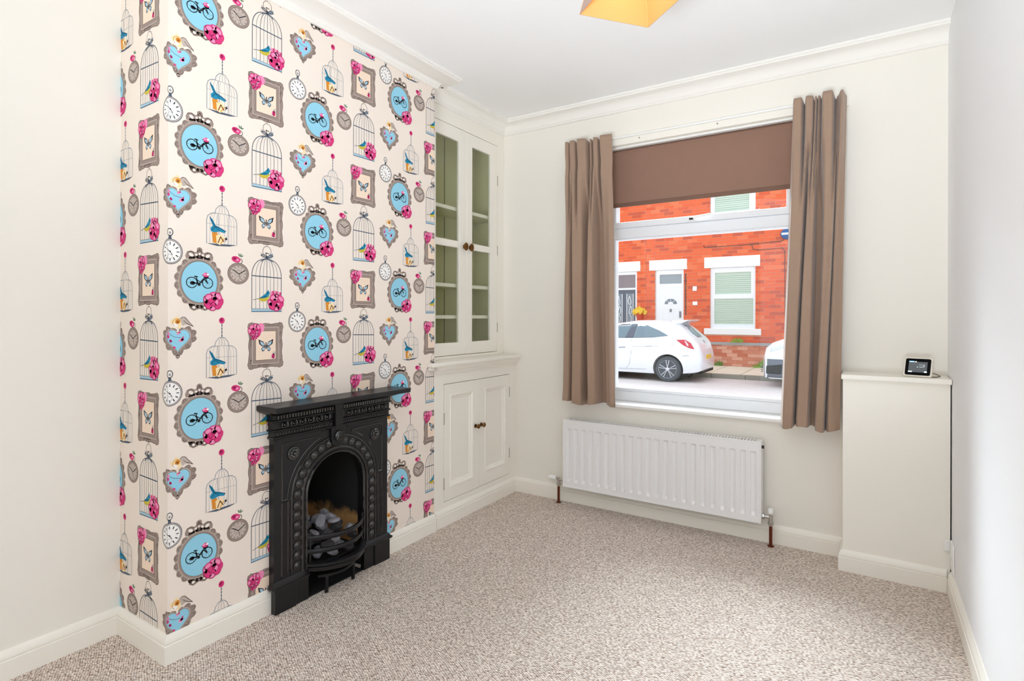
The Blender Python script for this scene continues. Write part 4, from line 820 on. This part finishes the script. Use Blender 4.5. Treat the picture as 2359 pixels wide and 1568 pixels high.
while x < 1.6:
    y = KY + 0.14; L = rq.uniform(0.62, 0.8); j = 0
    while y < FY - 0.02:
        D = min(rq.choice((0.55, 0.68, 0.8)), FY - 0.01 - y)
        if FY - 0.01 - (y + D) < 0.25: D = FY - 0.01 - y
        MB().box(x + 0.012, x + L - 0.012, y + 0.01, y + D - 0.012, ZP - 0.05, ZP + rq.uniform(-0.002, 0.006)).build('paving_slab', M_slab, pv, bevel=0.006)
        y += D
    x += L
x = -9.2
while x < 1.6:
    L = rq.uniform(0.85, 1.0); MB().box(x + 0.004, x + L - 0.004, KY, KY + 0.132, -0.6, ZP + rq.uniform(-0.004, 0.004)).build('kerb_stone', M_kerb, pv, bevel=0.012); x += L

def house(name, label, x0, x1, openings, bx0, bx1, joint_ph):
    """openings: (x0, x1, z0, z1) holes; bricks are laid one by one where the window shows them"""
    r = thing(name, label, 'house', ((x0 + x1) / 2, FY, ZP))
    MB().holed('y', FY, FY + 0.25, x0, x1, ZP - 0.3, 6.3, openings).build('wall', M_mortar, r)
    MB().box(x0, x1, FY + 0.24, FY + 4.0, ZP - 0.3, 6.25).build('house_body', mat('dim_plaster', (150, 140, 130), 0.9), r) if False else None
    for a, b in ((x0, bx0), (bx1, x1)):
        if b - a > 0.05: MB().holed('y', FY - 0.006, FY + 0.002, a, b, ZP - 0.2, 6.2, [o for o in openings if o[1] > a and o[0] < b]).build('plain_brickwork', brick_far, r)
    H, Lb = 0.105, 0.30; cand = []; row = 0; z = ZP - 0.02
    while z < 6.2:
        off = (0.5 * (row % 2) + joint_ph) * Lb; xx = bx0 - Lb + off
        while xx < bx1:
            a, b = max(bx0, xx + 0.005), min(bx1, xx + Lb - 0.005); segs = [(a, b)]
            for o in openings:
                if o[2] - 0.001 < z + H / 2 < o[3] + 0.001:
                    ns = []
                    for p, q_ in segs:
                        if o[1] <= p or o[0] >= q_: ns.append((p, q_))
                        else:
                            if p < o[0]: ns.append((p, o[0]))
                            if q_ > o[1]: ns.append((o[1], q_))
                    segs = ns
            for p, q_ in segs:
                if q_ - p > 0.03: cand.append((p, q_, z, row))
            xx += Lb
        z += H; row += 1
    rb = random.Random(5)
    vis = [c for c in cand if c[2] < 5.0]; vis.sort(key=lambda c: abs(c[2] - 1.6) + 0.4 * abs((c[0] + c[1]) / 2 + 3.6)); keep = set(vis[:298]); meshes = {}
    rest = MB()
    for c in cand:
        p, q_, z, row = c; low = z < 0.36; pal = BRL if low else BR
        k = rb.randrange(3 if low else 4); k = 0 if (not low and rb.random() < 0.45) else k; pr = rb.choice((0.007, 0.009, 0.011, 0.013))
        if c in keep:
            w_ = round(q_ - p, 2); key = (w_, k, low, pr)
            if key not in meshes:
                o = MB().box(0, w_, -pr, 0.01, 0.005, H - 0.006).build('brick', pal[k], r); meshes[key] = o
            else: o = meshes[key].copy(); C.objects.link(o)
            o.location = (p, FY, z)
        else:
            rest.cur = k + (4 if low else 0); rest.box(p, q_, FY - pr, FY + 0.01, z + 0.005, z + H - 0.006)
    rest.build('brickwork', BR + BRL, r, kind='stuff', fix=False)
    return r
brick_far = brickwork_mat()
LT, LB = 3.10, 2.765
hB = house('terraced_house', 'orange brick terraced house with white door and pale blinds in sash windows', -6.15, 3.0,
           [(-4.28, -2.66, LB, LT), (-4.11, -2.79, 0.89, LB), (-6.05, -4.815, LB, LT), (-5.86, -4.92, ZP - 0.31, LB), (-4.27, -2.625, 0.70, 0.89), (-4.11, -2.79, 4.46, 5.9), (-4.27, -2.66, 4.30, 4.46)], -6.15, -1.55, 0.0)
hA = house('terraced_house', 'orange brick terraced house with dark grey door, partly hidden by left curtain', -12.0, -6.151,
           [(-7.55, -6.352, LB, LT), (-7.42, -6.47, ZP - 0.31, LB)], -7.95, -6.151, 0.37)
def lintel(x0, x1, z0, z1, par, name='lintel', out=0.03): return MB().box(x0 + 0.002, x1 - 0.002, FY - out, FY + 0.2, z0 + 0.001, z1 - 0.001).build(name, M_lint, par, bevel=0.008)
lintel(-4.28, -2.66, LB, LT, hB); lintel(-6.05, -4.815, LB, LT, hB); lintel(-7.55, -6.352, LB, LT, hA)
lintel(-4.27, -2.625, 0.70, 0.89, hB, 'sill', 0.09); lintel(-4.27, -2.66, 4.30, 4.46, hB, 'sill', 0.07)
def hwin(x0, x1, z0, z1, panes, par):
    f = MB().holed('y', FY + 0.05, FY + 0.12, x0 + 0.001, x1 - 0.001, z0 + 0.001, z1 - 0.001, panes).build('window', M_upvc, par, bevel=0.012)
    for p in panes:
        MB().box(p[0], p[1], FY + 0.085, FY + 0.089, p[2], p[3]).build('pane', M_glass, f)
        MB().holed('y', FY + 0.11, FY + 0.115, p[0], p[1], p[2], p[3], [(p[0] + 0.001, p[1] - 0.001, p[2] + k * 0.062 - 0.0045, p[2] + k * 0.062 + 0.0045) for k in range(1, int((p[3] - p[2]) / 0.062))]).build('blind', M_net, f)
        MB().box(p[0] - 0.01, p[1] + 0.01, FY + 0.135, FY + 0.14, p[2] - 0.01, p[3] + 0.01).build('blind_backing', mat('blind_shadow', (172, 196, 176), 0.8), f)
hwin(-4.11, -2.79, 0.89, LB, [(-3.97, -2.925, 1.95, 2.61), (-3.99, -2.86, 1.02, 1.80)], hB)
hwin(-4.11, -2.79, 4.46, 5.9, [(-3.98, -2.98, 4.50, 5.80)], hB)
# string course under the window
sc_ = MB().box(-4.75, 3.0, FY - 0.035, FY - 0.012, 0.38, 0.47).build('string_course', mat('grey_stone_band', (164, 164, 164), 0.8, noise=(10, 0.15)), hB, bevel=0.006)
# white door
fr = MB().holed('y', FY + 0.05, FY + 0.12, -5.859, -4.921, ZP, LB - 0.001, [(-5.72, -5.0, 2.32, 2.62), (-5.72, -5.0, ZP - 0.1, 2.22)]).build('door_frame', M_upvc, hB, bevel=0.012)
MB().box(-5.72, -5.0, FY + 0.085, FY + 0.09, 2.32, 2.62).build('fanlight', mat('grey_obscured_glass', (150, 160, 166), 0.15), fr)
dr = MB().box(-5.715, -5.005, FY + 0.085, FY + 0.13, ZP + 0.02, 2.215).build('door', M_upvc, hB)
DXC = -5.36
MB().prism([(DXC + 0.20 * math.cos(t), 1.66 + 0.17 * math.sin(t)) for t in [PI * k / 14 for k in range(15)]], 'y', FY + 0.075, FY + 0.09).build('door_light', mat('dark_door_glass', (120, 130, 140), 0.15), dr)
MB().prism([(DXC + 0.09 * math.cos(t), 1.655 + 0.08 * math.sin(t)) for t in [PI * k / 10 for k in range(11)]], 'y', FY + 0.068, FY + 0.09).build('fan_hub', M_upvc, dr)
for a in (PI / 4, PI / 2, 3 * PI / 4): MB().tube([(DXC + 0.07 * math.cos(a), FY + 0.072, 1.66 + 0.06 * math.sin(a)), (DXC + 0.20 * math.cos(a), FY + 0.072, 1.66 + 0.17 * math.sin(a))], 0.008, 6).build('fan_bar', M_upvc, dr)
for a, b, c, d in ((-5.64, -5.42, 1.02, 1.52), (-5.30, -5.08, 1.02, 1.52), (-5.64, -5.42, 0.0, 0.85), (-5.30, -5.08, 0.0, 0.85)):
    MB().holed('y', FY + 0.076, FY + 0.086, a, b, c, d, [(a + 0.03, b - 0.03, c + 0.03, d - 0.03)]).build('door_panel', M_upvc, dr, bevel=0.006)
MB().box(DXC - 0.14, DXC + 0.14, FY + 0.07, FY + 0.085, 0.90, 0.97).build('letterbox', mat('silver_grey', (120, 122, 126), 0.3, metal=0.7), dr, bevel=0.005)
MB().box(DXC - 0.03, DXC + 0.03, FY + 0.06, FY + 0.085, 1.40, 1.50).build('knocker', mat('silver_grey', (120, 122, 126), 0.3), dr, bevel=0.01)
MB().box(-5.07, -5.03, FY + 0.04, FY + 0.085, 1.22, 1.42).build('door_handle', mat('silver_grey', (120, 122, 126), 0.3), dr, bevel=0.006)
# dark grey door with leaded panels
M_gd = mat('slate_grey_door', (92, 100, 112), 0.4)
fr = MB().holed('y', FY + 0.05, FY + 0.12, -7.419, -6.471, ZP, LB - 0.001, [(-7.34, -6.55, 2.22, 2.66), (-7.34, -6.55, ZP - 0.1, 2.16)]).build('door_frame', M_upvc, hA, bevel=0.012)
MB().box(-7.34, -6.55, FY + 0.085, FY + 0.09, 2.22, 2.66).build('fanlight', mat('smoky_glass', (140, 128, 132), 0.12), fr)
dr = MB().box(-7.335, -6.555, FY + 0.085, FY + 0.13, ZP + 0.02, 2.155).build('door', M_gd, hA)
for a, b in ((-7.26, -7.02), (-6.86, -6.63)):
    MB().box(a, b, FY + 0.08, FY + 0.087, 0.95, 2.02).build('door_light', mat('grey_lead_glass', (128, 140, 150), 0.2), dr)
    ld = MB()
    ld.tube([(a, FY + 0.077, 0.95), (b, FY + 0.077, 0.95), (b, FY + 0.077, 2.02), (a, FY + 0.077, 2.02), (a, FY + 0.077, 0.95)], 0.012, 6)
    cxx = (a + b) / 2
    for k in range(3):
        zc = 1.14 + k * 0.33; ld.tube([(cxx + 0.07 * math.sin(t) * math.cos(t / 2 + k), FY + 0.077, zc + 0.14 * math.cos(t)) for t in [2 * PI * q_ / 16 for q_ in range(17)]], 0.011, 6)
    ld.build('lead_pattern', M_lint, dr, kind='stuff')
# small things on the facade
MB().box(-4.63, -4.50, FY - 0.06, FY - 0.012, 2.06, 2.21).build('outside_lamp', M_lint, hB, bevel=0.02)
MB().box(-4.63, -4.48, FY - 0.05, FY - 0.012, 1.61, 1.73).build('meter_box', M_lint, hB, bevel=0.015)
al = MB().ball((-1.90, FY - 0.05, 3.66), (0.215, 0.06, 0.165), 24, 12).build('alarm_box', mat('alarm_blue', (40, 92, 150), 0.35), hB, smooth=60, label='blue oval alarm box with white stripe')
MB().box(-2.08, -1.72, FY - 0.116, FY - 0.09, 3.63, 3.69).build('stripe', M_lint, al, bevel=0.01)
M_cab = mat('grey_cable', (92, 72, 66), 0.6)
MB().tube([(-4.30, FY - 0.018, 3.50), (-4.28, FY - 0.018, 3.42), (-3.0, FY - 0.018, 3.42), (-2.1, FY - 0.018, 3.46), (-2.02, FY - 0.018, 3.5)], 0.011, 6).build('cable', M_cab, hB)
MB().tube([(-2.90, FY - 0.018, 3.41), (-2.86, FY - 0.018, 3.28), (-2.7, FY - 0.018, 3.24), (-2.05, FY - 0.018, 3.26), (-2.0, FY - 0.018, 3.16), (-1.985, FY - 0.018, 0.5)], 0.010, 6).build('cable', M_cab, hB)
MB().tube([(-4.86, FY - 0.018, 2.62), (-4.855, FY - 0.018, 1.30)], 0.018, 6).build('downpipe', M_cab, hB)
# hanging planter between the two doors
hp = thing('hanging_planter', 'red wall pot of yellow flowers hanging between the two front doors', 'planter', (-6.33, FY - 0.14, 1.2))
MB().lathe([(0.07, 0), (0.10, 0.10), (0.115, 0.22), (0.10, 0.22)], (-6.33, FY - 0.14, 1.12), (0, 0, 1), 16).build('pot', mat('red_pot', (196, 70, 44), 0.5), hp, smooth=40)
fl = MB(); rq = random.Random(8)
for k in range(90):
    a, b = rq.uniform(0, 2 * PI), rq.uniform(0, 1); R_ = 0.24 * math.sqrt(b); zc = 1.36 + 0.13 * (1 - b) + rq.uniform(-0.06, 0.07)
    P_ = Vector((-6.33 + R_ * math.cos(a), FY - 0.15 + 0.09 * math.sin(a), zc)); s_ = rq.uniform(0.03, 0.055); t = rq.uniform(0, PI)
    fl.add([P_ + Vector((s_ * math.cos(t), -0.02, s_ * math.sin(t))), P_ + Vector((-s_ * math.sin(t), 0, s_ * math.cos(t))), P_ - Vector((s_ * math.cos(t), 0.02, s_ * math.sin(t))), P_ + Vector((s_ * math.sin(t), 0, -s_ * math.cos(t)))], [(0, 1, 2, 3)])
fl.build('flowers', mat('yellow_petals', (240, 200, 60), 0.7), hp, kind='stuff', fix=False)
def weed(x, z, y, r, n, label, seed, col):
    m = MB(); q = random.Random(seed)
    for k in range(n):
        a = q.uniform(0.15, PI - 0.15); L = r * q.uniform(0.6, 1.1); wd = r * 0.14; dy = q.uniform(-0.12, -0.01); bx0 = x + q.uniform(-r, r) * 0.5
        d = Vector((math.cos(a), 0, math.sin(a))); nrm = Vector((-d.z, 0, d.x)); p0 = Vector((bx0, y, z)); p1 = p0 + d * L * 0.55 + Vector((0, dy, 0)); p2 = p0 + d * L + Vector((0, dy * 1.6, -r * 0.1))
        m.add([p0, p1 + nrm * wd, p2, p1 - nrm * wd], [(0, 1, 2), (0, 2, 3)])
    return tag(m.build('weed', mat('leaf_' + str(col[1]), col, 0.7), kind=None, fix=False), label, 'weed')
weed(-3.25, 0.475, FY - 0.06, 0.20, 16, 'weed growing from the brick wall under the white window sill', 1, (150, 176, 60))
weed(-2.48, ZP, FY - 0.06, 0.28, 22, 'green weed at the wall foot near the right curtain', 2, (132, 170, 56))
weed(-3.85, ZP, FY - 0.05, 0.20, 18, 'low green weed at the wall foot behind the white hatchback', 3, (120, 158, 70))
weed(-1.98, ZP, FY - 0.05, 0.16, 16, 'small weed at the wall foot beside the second car', 4, (128, 160, 62))

# ------------------------------------------------------------------ cars
M_car = mat('white_car_paint', (238, 241, 246), 0.22, spec=0.5, coat=0.6)
M_carglass = mat('sky_tinted_car_glass', (112, 134, 146), 0.04, spec=0.9)  # opaque base colour lightened to stand in for reflected sky
M_tyre = mat('tyre_rubber', (74, 80, 88), 0.7); M_well = mat('wheel_well_black', (16, 16, 20), 0.9)
M_alloy = mat('bright_alloy', (206, 208, 214), 0.25, metal=0.8); M_alloyd = mat('black_alloy', (26, 26, 30), 0.3)
M_seam = mat('panel_gap', (150, 158, 170), 0.6); M_lamp = mat('red_lamp', (206, 40, 66), 0.15, coat=0.5); M_trimg = mat('grey_bumper_plastic', (96, 104, 118), 0.5)
def car_body(root, ST, yc, wheels, wr, mats_name):
    """ST rows: x, half width at waist, sill z, waist z, roof z, roof half width (z above the road)"""
    def ring(st):
        x, wv, zs, zb, zr, rw = st; h = zb - zs
        half = [(wv * 0.80, zs - 0.02), (wv * 0.93, zs), (wv * 0.985, zs + 0.20 * h), (wv, zs + 0.50 * h), (wv * 0.985, zs + 0.80 * h), (wv * 0.945, zb), (rw + (wv * 0.945 - rw) * 0.45, zb + (zr - zb) * 0.58), (rw, zb + (zr - zb) * 0.88), (rw * 0.82, zr - 0.012), (rw * 0.4, zr)]
        return [(x, yc - a, ZR + z) for a, z in half] + [(x, yc + a, ZR + z) for a, z in reversed(half)]
    def interp(x):
        x = max(ST[0][0], min(ST[-1][0], x))
        for a, b in zip(ST, ST[1:]):
            if a[0] <= x <= b[0]:
                t = (x - a[0]) / (b[0] - a[0]); return tuple(p + (q - p) * t for p, q in zip(a, b))
    xs = sorted(set([s[0] for s in ST] + [ST[0][0] + (ST[-1][0] - ST[0][0]) * i / 60 for i in range(61)]))
    m = MB().loft([ring(interp(x)) for x in xs])
    body = m.build('body', M_car, root, smooth=32)
    cut = MB()
    for wx in wheels:
        for sg in (-1, 1):
            cut = MB().cyl((wx, yc + sg * 0.50, ZR + wr - 0.0), (wx, yc + sg * 1.1, ZR + wr - 0.0), wr + 0.055, 40)
            co = cut.build('cutter', M_well); md = body.modifiers.new('arch', 'BOOLEAN'); md.object = co; md.operation = 'DIFFERENCE'; md.solver = 'EXACT'
            bpy.context.view_layer.update(); dg = bpy.context.evaluated_depsgraph_get(); nm = bpy.data.meshes.new_from_object(body.evaluated_get(dg)); body.modifiers.clear(); body.data = nm
            bpy.data.objects.remove(co)
            MB().lathe([(wr + 0.05, 0), (wr + 0.05, 0.005), (0.02, 0.006)], (wx, yc + sg * 0.52, ZR + wr), (0, sg, 0), 24).build('wheel_well', M_well, root)
    def side(x, z, out=0.004):
        r = [(yc - p[1], p[2] - ZR) for p in ring(interp(x))[:10]]
        for (w0, z0), (w1, z1) in zip(r, r[1:]):
            if z0 <= z <= z1: return yc - (w0 + (w1 - w0) * (z - z0) / max(1e-6, z1 - z0)) - out
        return yc - r[-1][0] - out
    def patch(name, pts, mt, par, out=0.004, sub=3, label=None):
        bm = bmesh.new(); bm.faces.new([bm.verts.new((a, 0, b)) for a, b in pts]); bmesh.ops.triangulate(bm, faces=bm.faces); bmesh.ops.subdivide_edges(bm, edges=bm.edges, cuts=sub, use_grid_fill=True)
        bmesh.ops.triangulate(bm, faces=bm.faces)
        for v in bm.verts: v.co.y = side(v.co.x, v.co.z, out); v.co.z += ZR
        me = bpy.data.meshes.new(name); bm.to_mesh(me); bm.free(); me.materials.append(mt)
        for p in me.polygons: p.use_smooth = True
        o = bpy.data.objects.new(name, me); C.objects.link(o); attach(o, par)
        md = o.modifiers.new('thickness', 'SOLIDIFY'); md.thickness = 0.004; md.offset = 0
        if label: o['label'] = label
        return o
    def line(name, pts, r, mt, par): return MB().tube([(a, side(a, b, 0.0), ZR + b) for a, b in pts], r, 6).build(name, mt, par)
    return body, side, patch, line
def wheel(root, wx, y, sg, wr):
    t = MB().lathe([(wr * 0.70, 0.0), (wr * 0.78, -0.012), (wr * 0.93, -0.010), (wr, 0.03), (wr, 0.17), (wr * 0.9, 0.20)], (wx, y, ZR + wr), (0, -sg * 1.0 if False else sg, 0), 40).build('wheel', M_tyre, root, smooth=40)
    rim = MB().lathe([(wr * 0.68, 0.030), (wr * 0.74, -0.004), (wr * 0.705, -0.006), (wr * 0.66, 0.03), (wr * 0.62, 0.06), (0.02, 0.065)], (wx, y, ZR + wr), (0, sg, 0), 40).build('rim', M_alloyd, t, smooth=40)
    for k in range(5):
        for d in (-0.17, 0.17):
            a = 2 * PI * k / 5 + PI / 2 + d; a0 = 2 * PI * k / 5 + PI / 2 + d * 0.8
            p0 = (wx + 0.045 * math.cos(a0), y - sg * 0.004, ZR + wr + 0.045 * math.sin(a0)); p1 = (wx + wr * 0.69 * math.cos(a), y - sg * 0.002, ZR + wr + wr * 0.69 * math.sin(a))
            MB().tube([p0, p1], [0.009, 0.011], 6).build('spoke', M_alloy, t)
    MB().lathe([(0.045, 0.02), (0.045, -0.008), (0.02, -0.012)], (wx, y, ZR + wr), (0, sg, 0), 16).build('hub_cap', M_alloy, t, smooth=40)
    ring_ = MB().tube([(wx + wr * 0.70 * math.cos(2 * PI * i / 40), y - sg * 0.005, ZR + wr + wr * 0.70 * math.sin(2 * PI * i / 40)) for i in range(41)], 0.006, 6).build('rim_edge', M_alloy, t, smooth=60)
CY = 14.55
car = thing('car', 'white three door hatchback parked across the street facing left', 'car', (-5.3, CY, ZR))
ST = [(-7.32, 0.62, 0.26, 0.55, 0.60, 0.50), (-7.22, 0.76, 0.20, 0.68, 0.74, 0.58), (-6.95, 0.83, 0.19, 0.84, 0.90, 0.62), (-6.45, 0.86, 0.19, 0.96, 1.03, 0.64), (-6.15, 0.86, 0.19, 1.00, 1.12, 0.62), (-5.62, 0.86, 0.19, 1.03, 1.46, 0.58), (-5.1, 0.86, 0.19, 1.06, 1.535, 0.59), (-4.6, 0.865, 0.19, 1.08, 1.545, 0.58),
      (-4.25, 0.865, 0.20, 1.11, 1.52, 0.57), (-4.0, 0.85, 0.21, 1.13, 1.47, 0.56), (-3.86, 0.84, 0.22, 1.12, 1.36, 0.57), (-3.70, 0.82, 0.235, 1.08, 1.20, 0.60), (-3.58, 0.79, 0.25, 1.02, 1.10, 0.62), (-3.48, 0.75, 0.27, 0.88, 0.98, 0.60), (-3.41, 0.70, 0.30, 0.70, 0.80, 0.56), (-3.375, 0.62, 0.34, 0.58, 0.64, 0.5)]
WR = 0.318
body, side, patch, line = car_body(car, ST, CY, (-6.67, -4.175), WR, 'car')
patch('side_window', [(-5.92, 1.06), (-5.30, 1.072), (-5.15, 1.435), (-5.45, 1.43), (-5.72, 1.33)], M_carglass, car)
patch('pillar', [(-5.30, 1.072), (-5.08, 1.078), (-5.02, 1.435), (-5.15, 1.435)], M_trimg, car, label='dark grey door pillar')
patch('quarter_window', [(-5.08, 1.078), (-4.55, 1.10), (-4.17, 1.150), (-4.42, 1.275), (-4.76, 1.405), (-5.02, 1.435)], M_carglass, car, 0.005)
line('door_gap', [(-5.13, 1.05), (-5.125, 0.7), (-5.17, 0.40), (-5.26, 0.30)], 0.006, M_seam, car)
line('sill_gap', [(-6.2, 0.285), (-5.3, 0.275), (-4.72, 0.29)], 0.005, M_seam, car)
line('waist_crease', [(-5.1, 0.86), (-4.5, 0.885), (-4.0, 0.93)], 0.004, M_seam, car)
patch('door_handle', [(-5.52, 0.81), (-5.28, 0.825), (-5.28, 0.845), (-5.52, 0.83)], M_seam, car, 0.014, 1)
patch('filler_flap', [(-4.74, 0.865), (-4.58, 0.875), (-4.58, 0.885), (-4.74, 0.875)], M_seam, car, 0.006, 1)
patch('tail_lamp', [(-3.965, 1.055), (-3.75, 1.06), (-3.62, 0.98), (-3.535, 0.83), (-3.66, 0.86), (-3.80, 0.93)], M_lamp, car, 0.008, 3, label='red tail lamp')
patch('reversing_lamp', [(-3.77, 1.035), (-3.735, 1.035), (-3.665, 0.93), (-3.69, 0.895), (-3.715, 0.93)], mat('clear_lamp', (246, 206, 214), 0.15), car, 0.013, 1)
patch('bumper_reflector', [(-3.80, 0.655), (-3.66, 0.67), (-3.66, 0.68), (-3.80, 0.665)], M_seam, car, 0.006, 1)
# hatch glass, spoiler, plate, badge on the rear
def rear(y, z):      # x of the tail surface at height z above the road near the centre line
    tab = [(0.36, -3.374), (0.58, -3.378), (0.72, -3.405), (0.84, -3.44), (0.98, -3.485), (1.10, -3.585), (1.20, -3.70), (1.36, -3.862), (1.47, -4.0), (1.52, -4.25)]
    for (z0, x0), (z1, x1) in zip(tab, tab[1:]):
        if z0 <= z <= z1: return x0 + (x1 - x0) * (z - z0) / (z1 - z0)
    return tab[-1][1]
m = MB(); rr = []
for t in [i / 6 for i in range(7)]:
    z = 1.105 + (1.44 - 1.105) * t; hw = 0.60 - 0.06 * t
    rr.append([(rear(0, z) + 0.012 - 0.10 * abs(2 * s - 1) ** 3, CY - hw + 2 * hw * s, ZR + z) for s in [i / 12 for i in range(13)]])
m.loft(rr, caps=False, closed=False).build('hatch_glass', M_carglass, car, smooth=60, solid=0.006)
m = MB(); m.loft([[(x_ , CY + s * (0.575 - 0.03 * (x_ + 4.15)), ZR + z_) for x_, z_ in ((-4.15, 1.535), (-3.95, 1.545), (-3.745, 1.548), (-3.74, 1.535), (-3.93, 1.46), (-4.12, 1.44))] for s in (-1, -0.5, 0, 0.5, 1)]).build('spoiler', M_car, car, smooth=30)
MB().box(rear(0, 0.62) - 0.03, rear(0, 0.62) + 0.012, CY - 0.26, CY + 0.26, ZR + 0.565, ZR + 0.675).build('number_plate', mat('yellow_plate', (244, 204, 60), 0.4), car, bevel=0.004)
MB().lathe([(0.045, 0), (0.045, 0.012), (0.03, 0.016)], (rear(0, 0.99) - 0.004, CY, ZR + 0.99), (1, 0, 0.5), 16).build('tail_badge', mat('badge_grey', (170, 178, 190), 0.2, metal=0.6), car, smooth=40)
MB().box(rear(0, 0.86) - 0.01, rear(0, 0.86) + 0.01, CY - 0.22, CY + 0.0, ZR + 0.845, ZR + 0.875).build('handle_strip', M_seam, car, bevel=0.004)
MB().box(-3.62, -3.40, CY - 0.62, CY + 0.62, ZR + 0.22, ZR + 0.31).build('rear_diffuser', M_well, car, bevel=0.02)
MB().cyl((-3.60, CY - 0.42, ZR + 0.25), (-3.42, CY - 0.42, ZR + 0.25), 0.03, 12).build('exhaust', M_alloy, car)
MB().box(-6.9, -3.7, CY - 0.72, CY + 0.72, ZR + 0.17, ZR + 0.24).build('underside', M_well, car)
for wx in (-6.67, -4.175):
    wheel(car, wx, CY - 0.845, 1, WR); wheel(car, wx, CY + 0.845, -1, WR)

CY2 = 14.75
car2 = thing('car', 'white car with black lower grille nosing in from behind right curtain', 'car', (0.2, CY2, ZR))
ST2 = [(-2.03, 0.66, 0.24, 0.62, 0.74, 0.52), (-1.97, 0.80, 0.22, 0.80, 0.92, 0.62), (-1.83, 0.88, 0.21, 0.92, 1.04, 0.66), (-1.60, 0.90, 0.21, 1.00, 1.13, 0.70), (-1.0, 0.92, 0.21, 1.07, 1.20, 0.72), (-0.6, 0.92, 0.21, 1.10, 1.30, 0.68), (0.1, 0.92, 0.21, 1.12, 1.66, 0.62), (0.8, 0.92, 0.21, 1.13, 1.72, 0.62), (1.6, 0.92, 0.21, 1.15, 1.70, 0.62), (2.2, 0.90, 0.22, 1.15, 1.55, 0.60), (2.4, 0.80, 0.26, 0.9, 1.05, 0.6)]
body, side, patch, line = car_body(car2, ST2, CY2, (-1.12, 1.5), 0.33, 'car2')
patch('side_window', [(-0.35, 1.14), (1.6, 1.18), (1.5, 1.58), (0.35, 1.58)], M_carglass, car2)
patch('head_lamp', [(-1.86, 0.82), (-1.55, 0.93), (-1.40, 1.0), (-1.62, 0.98), (-1.84, 0.91)], mat('clear_head_lamp', (214, 222, 236), 0.1, coat=0.5), car2, 0.008)
def nose(y, z0, z1, name, mt, out, hw):
    m = MB(); rr = []
    for z in [z0 + (z1 - z0) * i / 4 for i in range(5)]:
        rr.append([(-2.035 - out + 0.13 * abs(s) ** 2.6 + 0.10 * max(0, (z - 0.55)) ** 1.2, CY2 + s * hw, ZR + z) for s in [-1 + i / 6 for i in range(13)]])
    return m.loft(rr, caps=False, closed=False).build(name, mt, car2, smooth=60, solid=0.02)
nose(0, 0.20, 0.60, 'bumper_lower', M_trimg, 0.02, 0.80)
nose(0, 0.30, 0.50, 'grille', M_well, 0.045, 0.66)
for k in range(4): MB().box(-2.095, -2.075, CY2 - 0.60, CY2 + 0.60, ZR + 0.325 + 0.045 * k, ZR + 0.335 + 0.045 * k).build('grille_bar', M_trimg, car2)
MB().box(-2.06, -2.045, CY2 - 0.26, CY2 + 0.26, ZR + 0.62, ZR + 0.72).build('number_plate', M_lint, car2, bevel=0.004)
patch('bumper_corner', [(-2.0, 0.235), (-1.50, 0.235), (-1.52, 0.60), (-1.60, 0.66), (-1.99, 0.66)], M_trimg, car2, 0.012)
patch('lamp_recess', [(-1.95, 0.32), (-1.62, 0.32), (-1.60, 0.55), (-1.94, 0.50)], M_well, car2, 0.020)
MB().box(-1.6, 1.9, CY2 - 0.75, CY2 + 0.75, ZR + 0.18, ZR + 0.26).build('underside', M_well, car2)
for wx in (-1.12, 1.5):
    wheel(car2, wx, CY2 - 0.90, 1, 0.33); wheel(car2, wx, CY2 + 0.90, -1, 0.33)
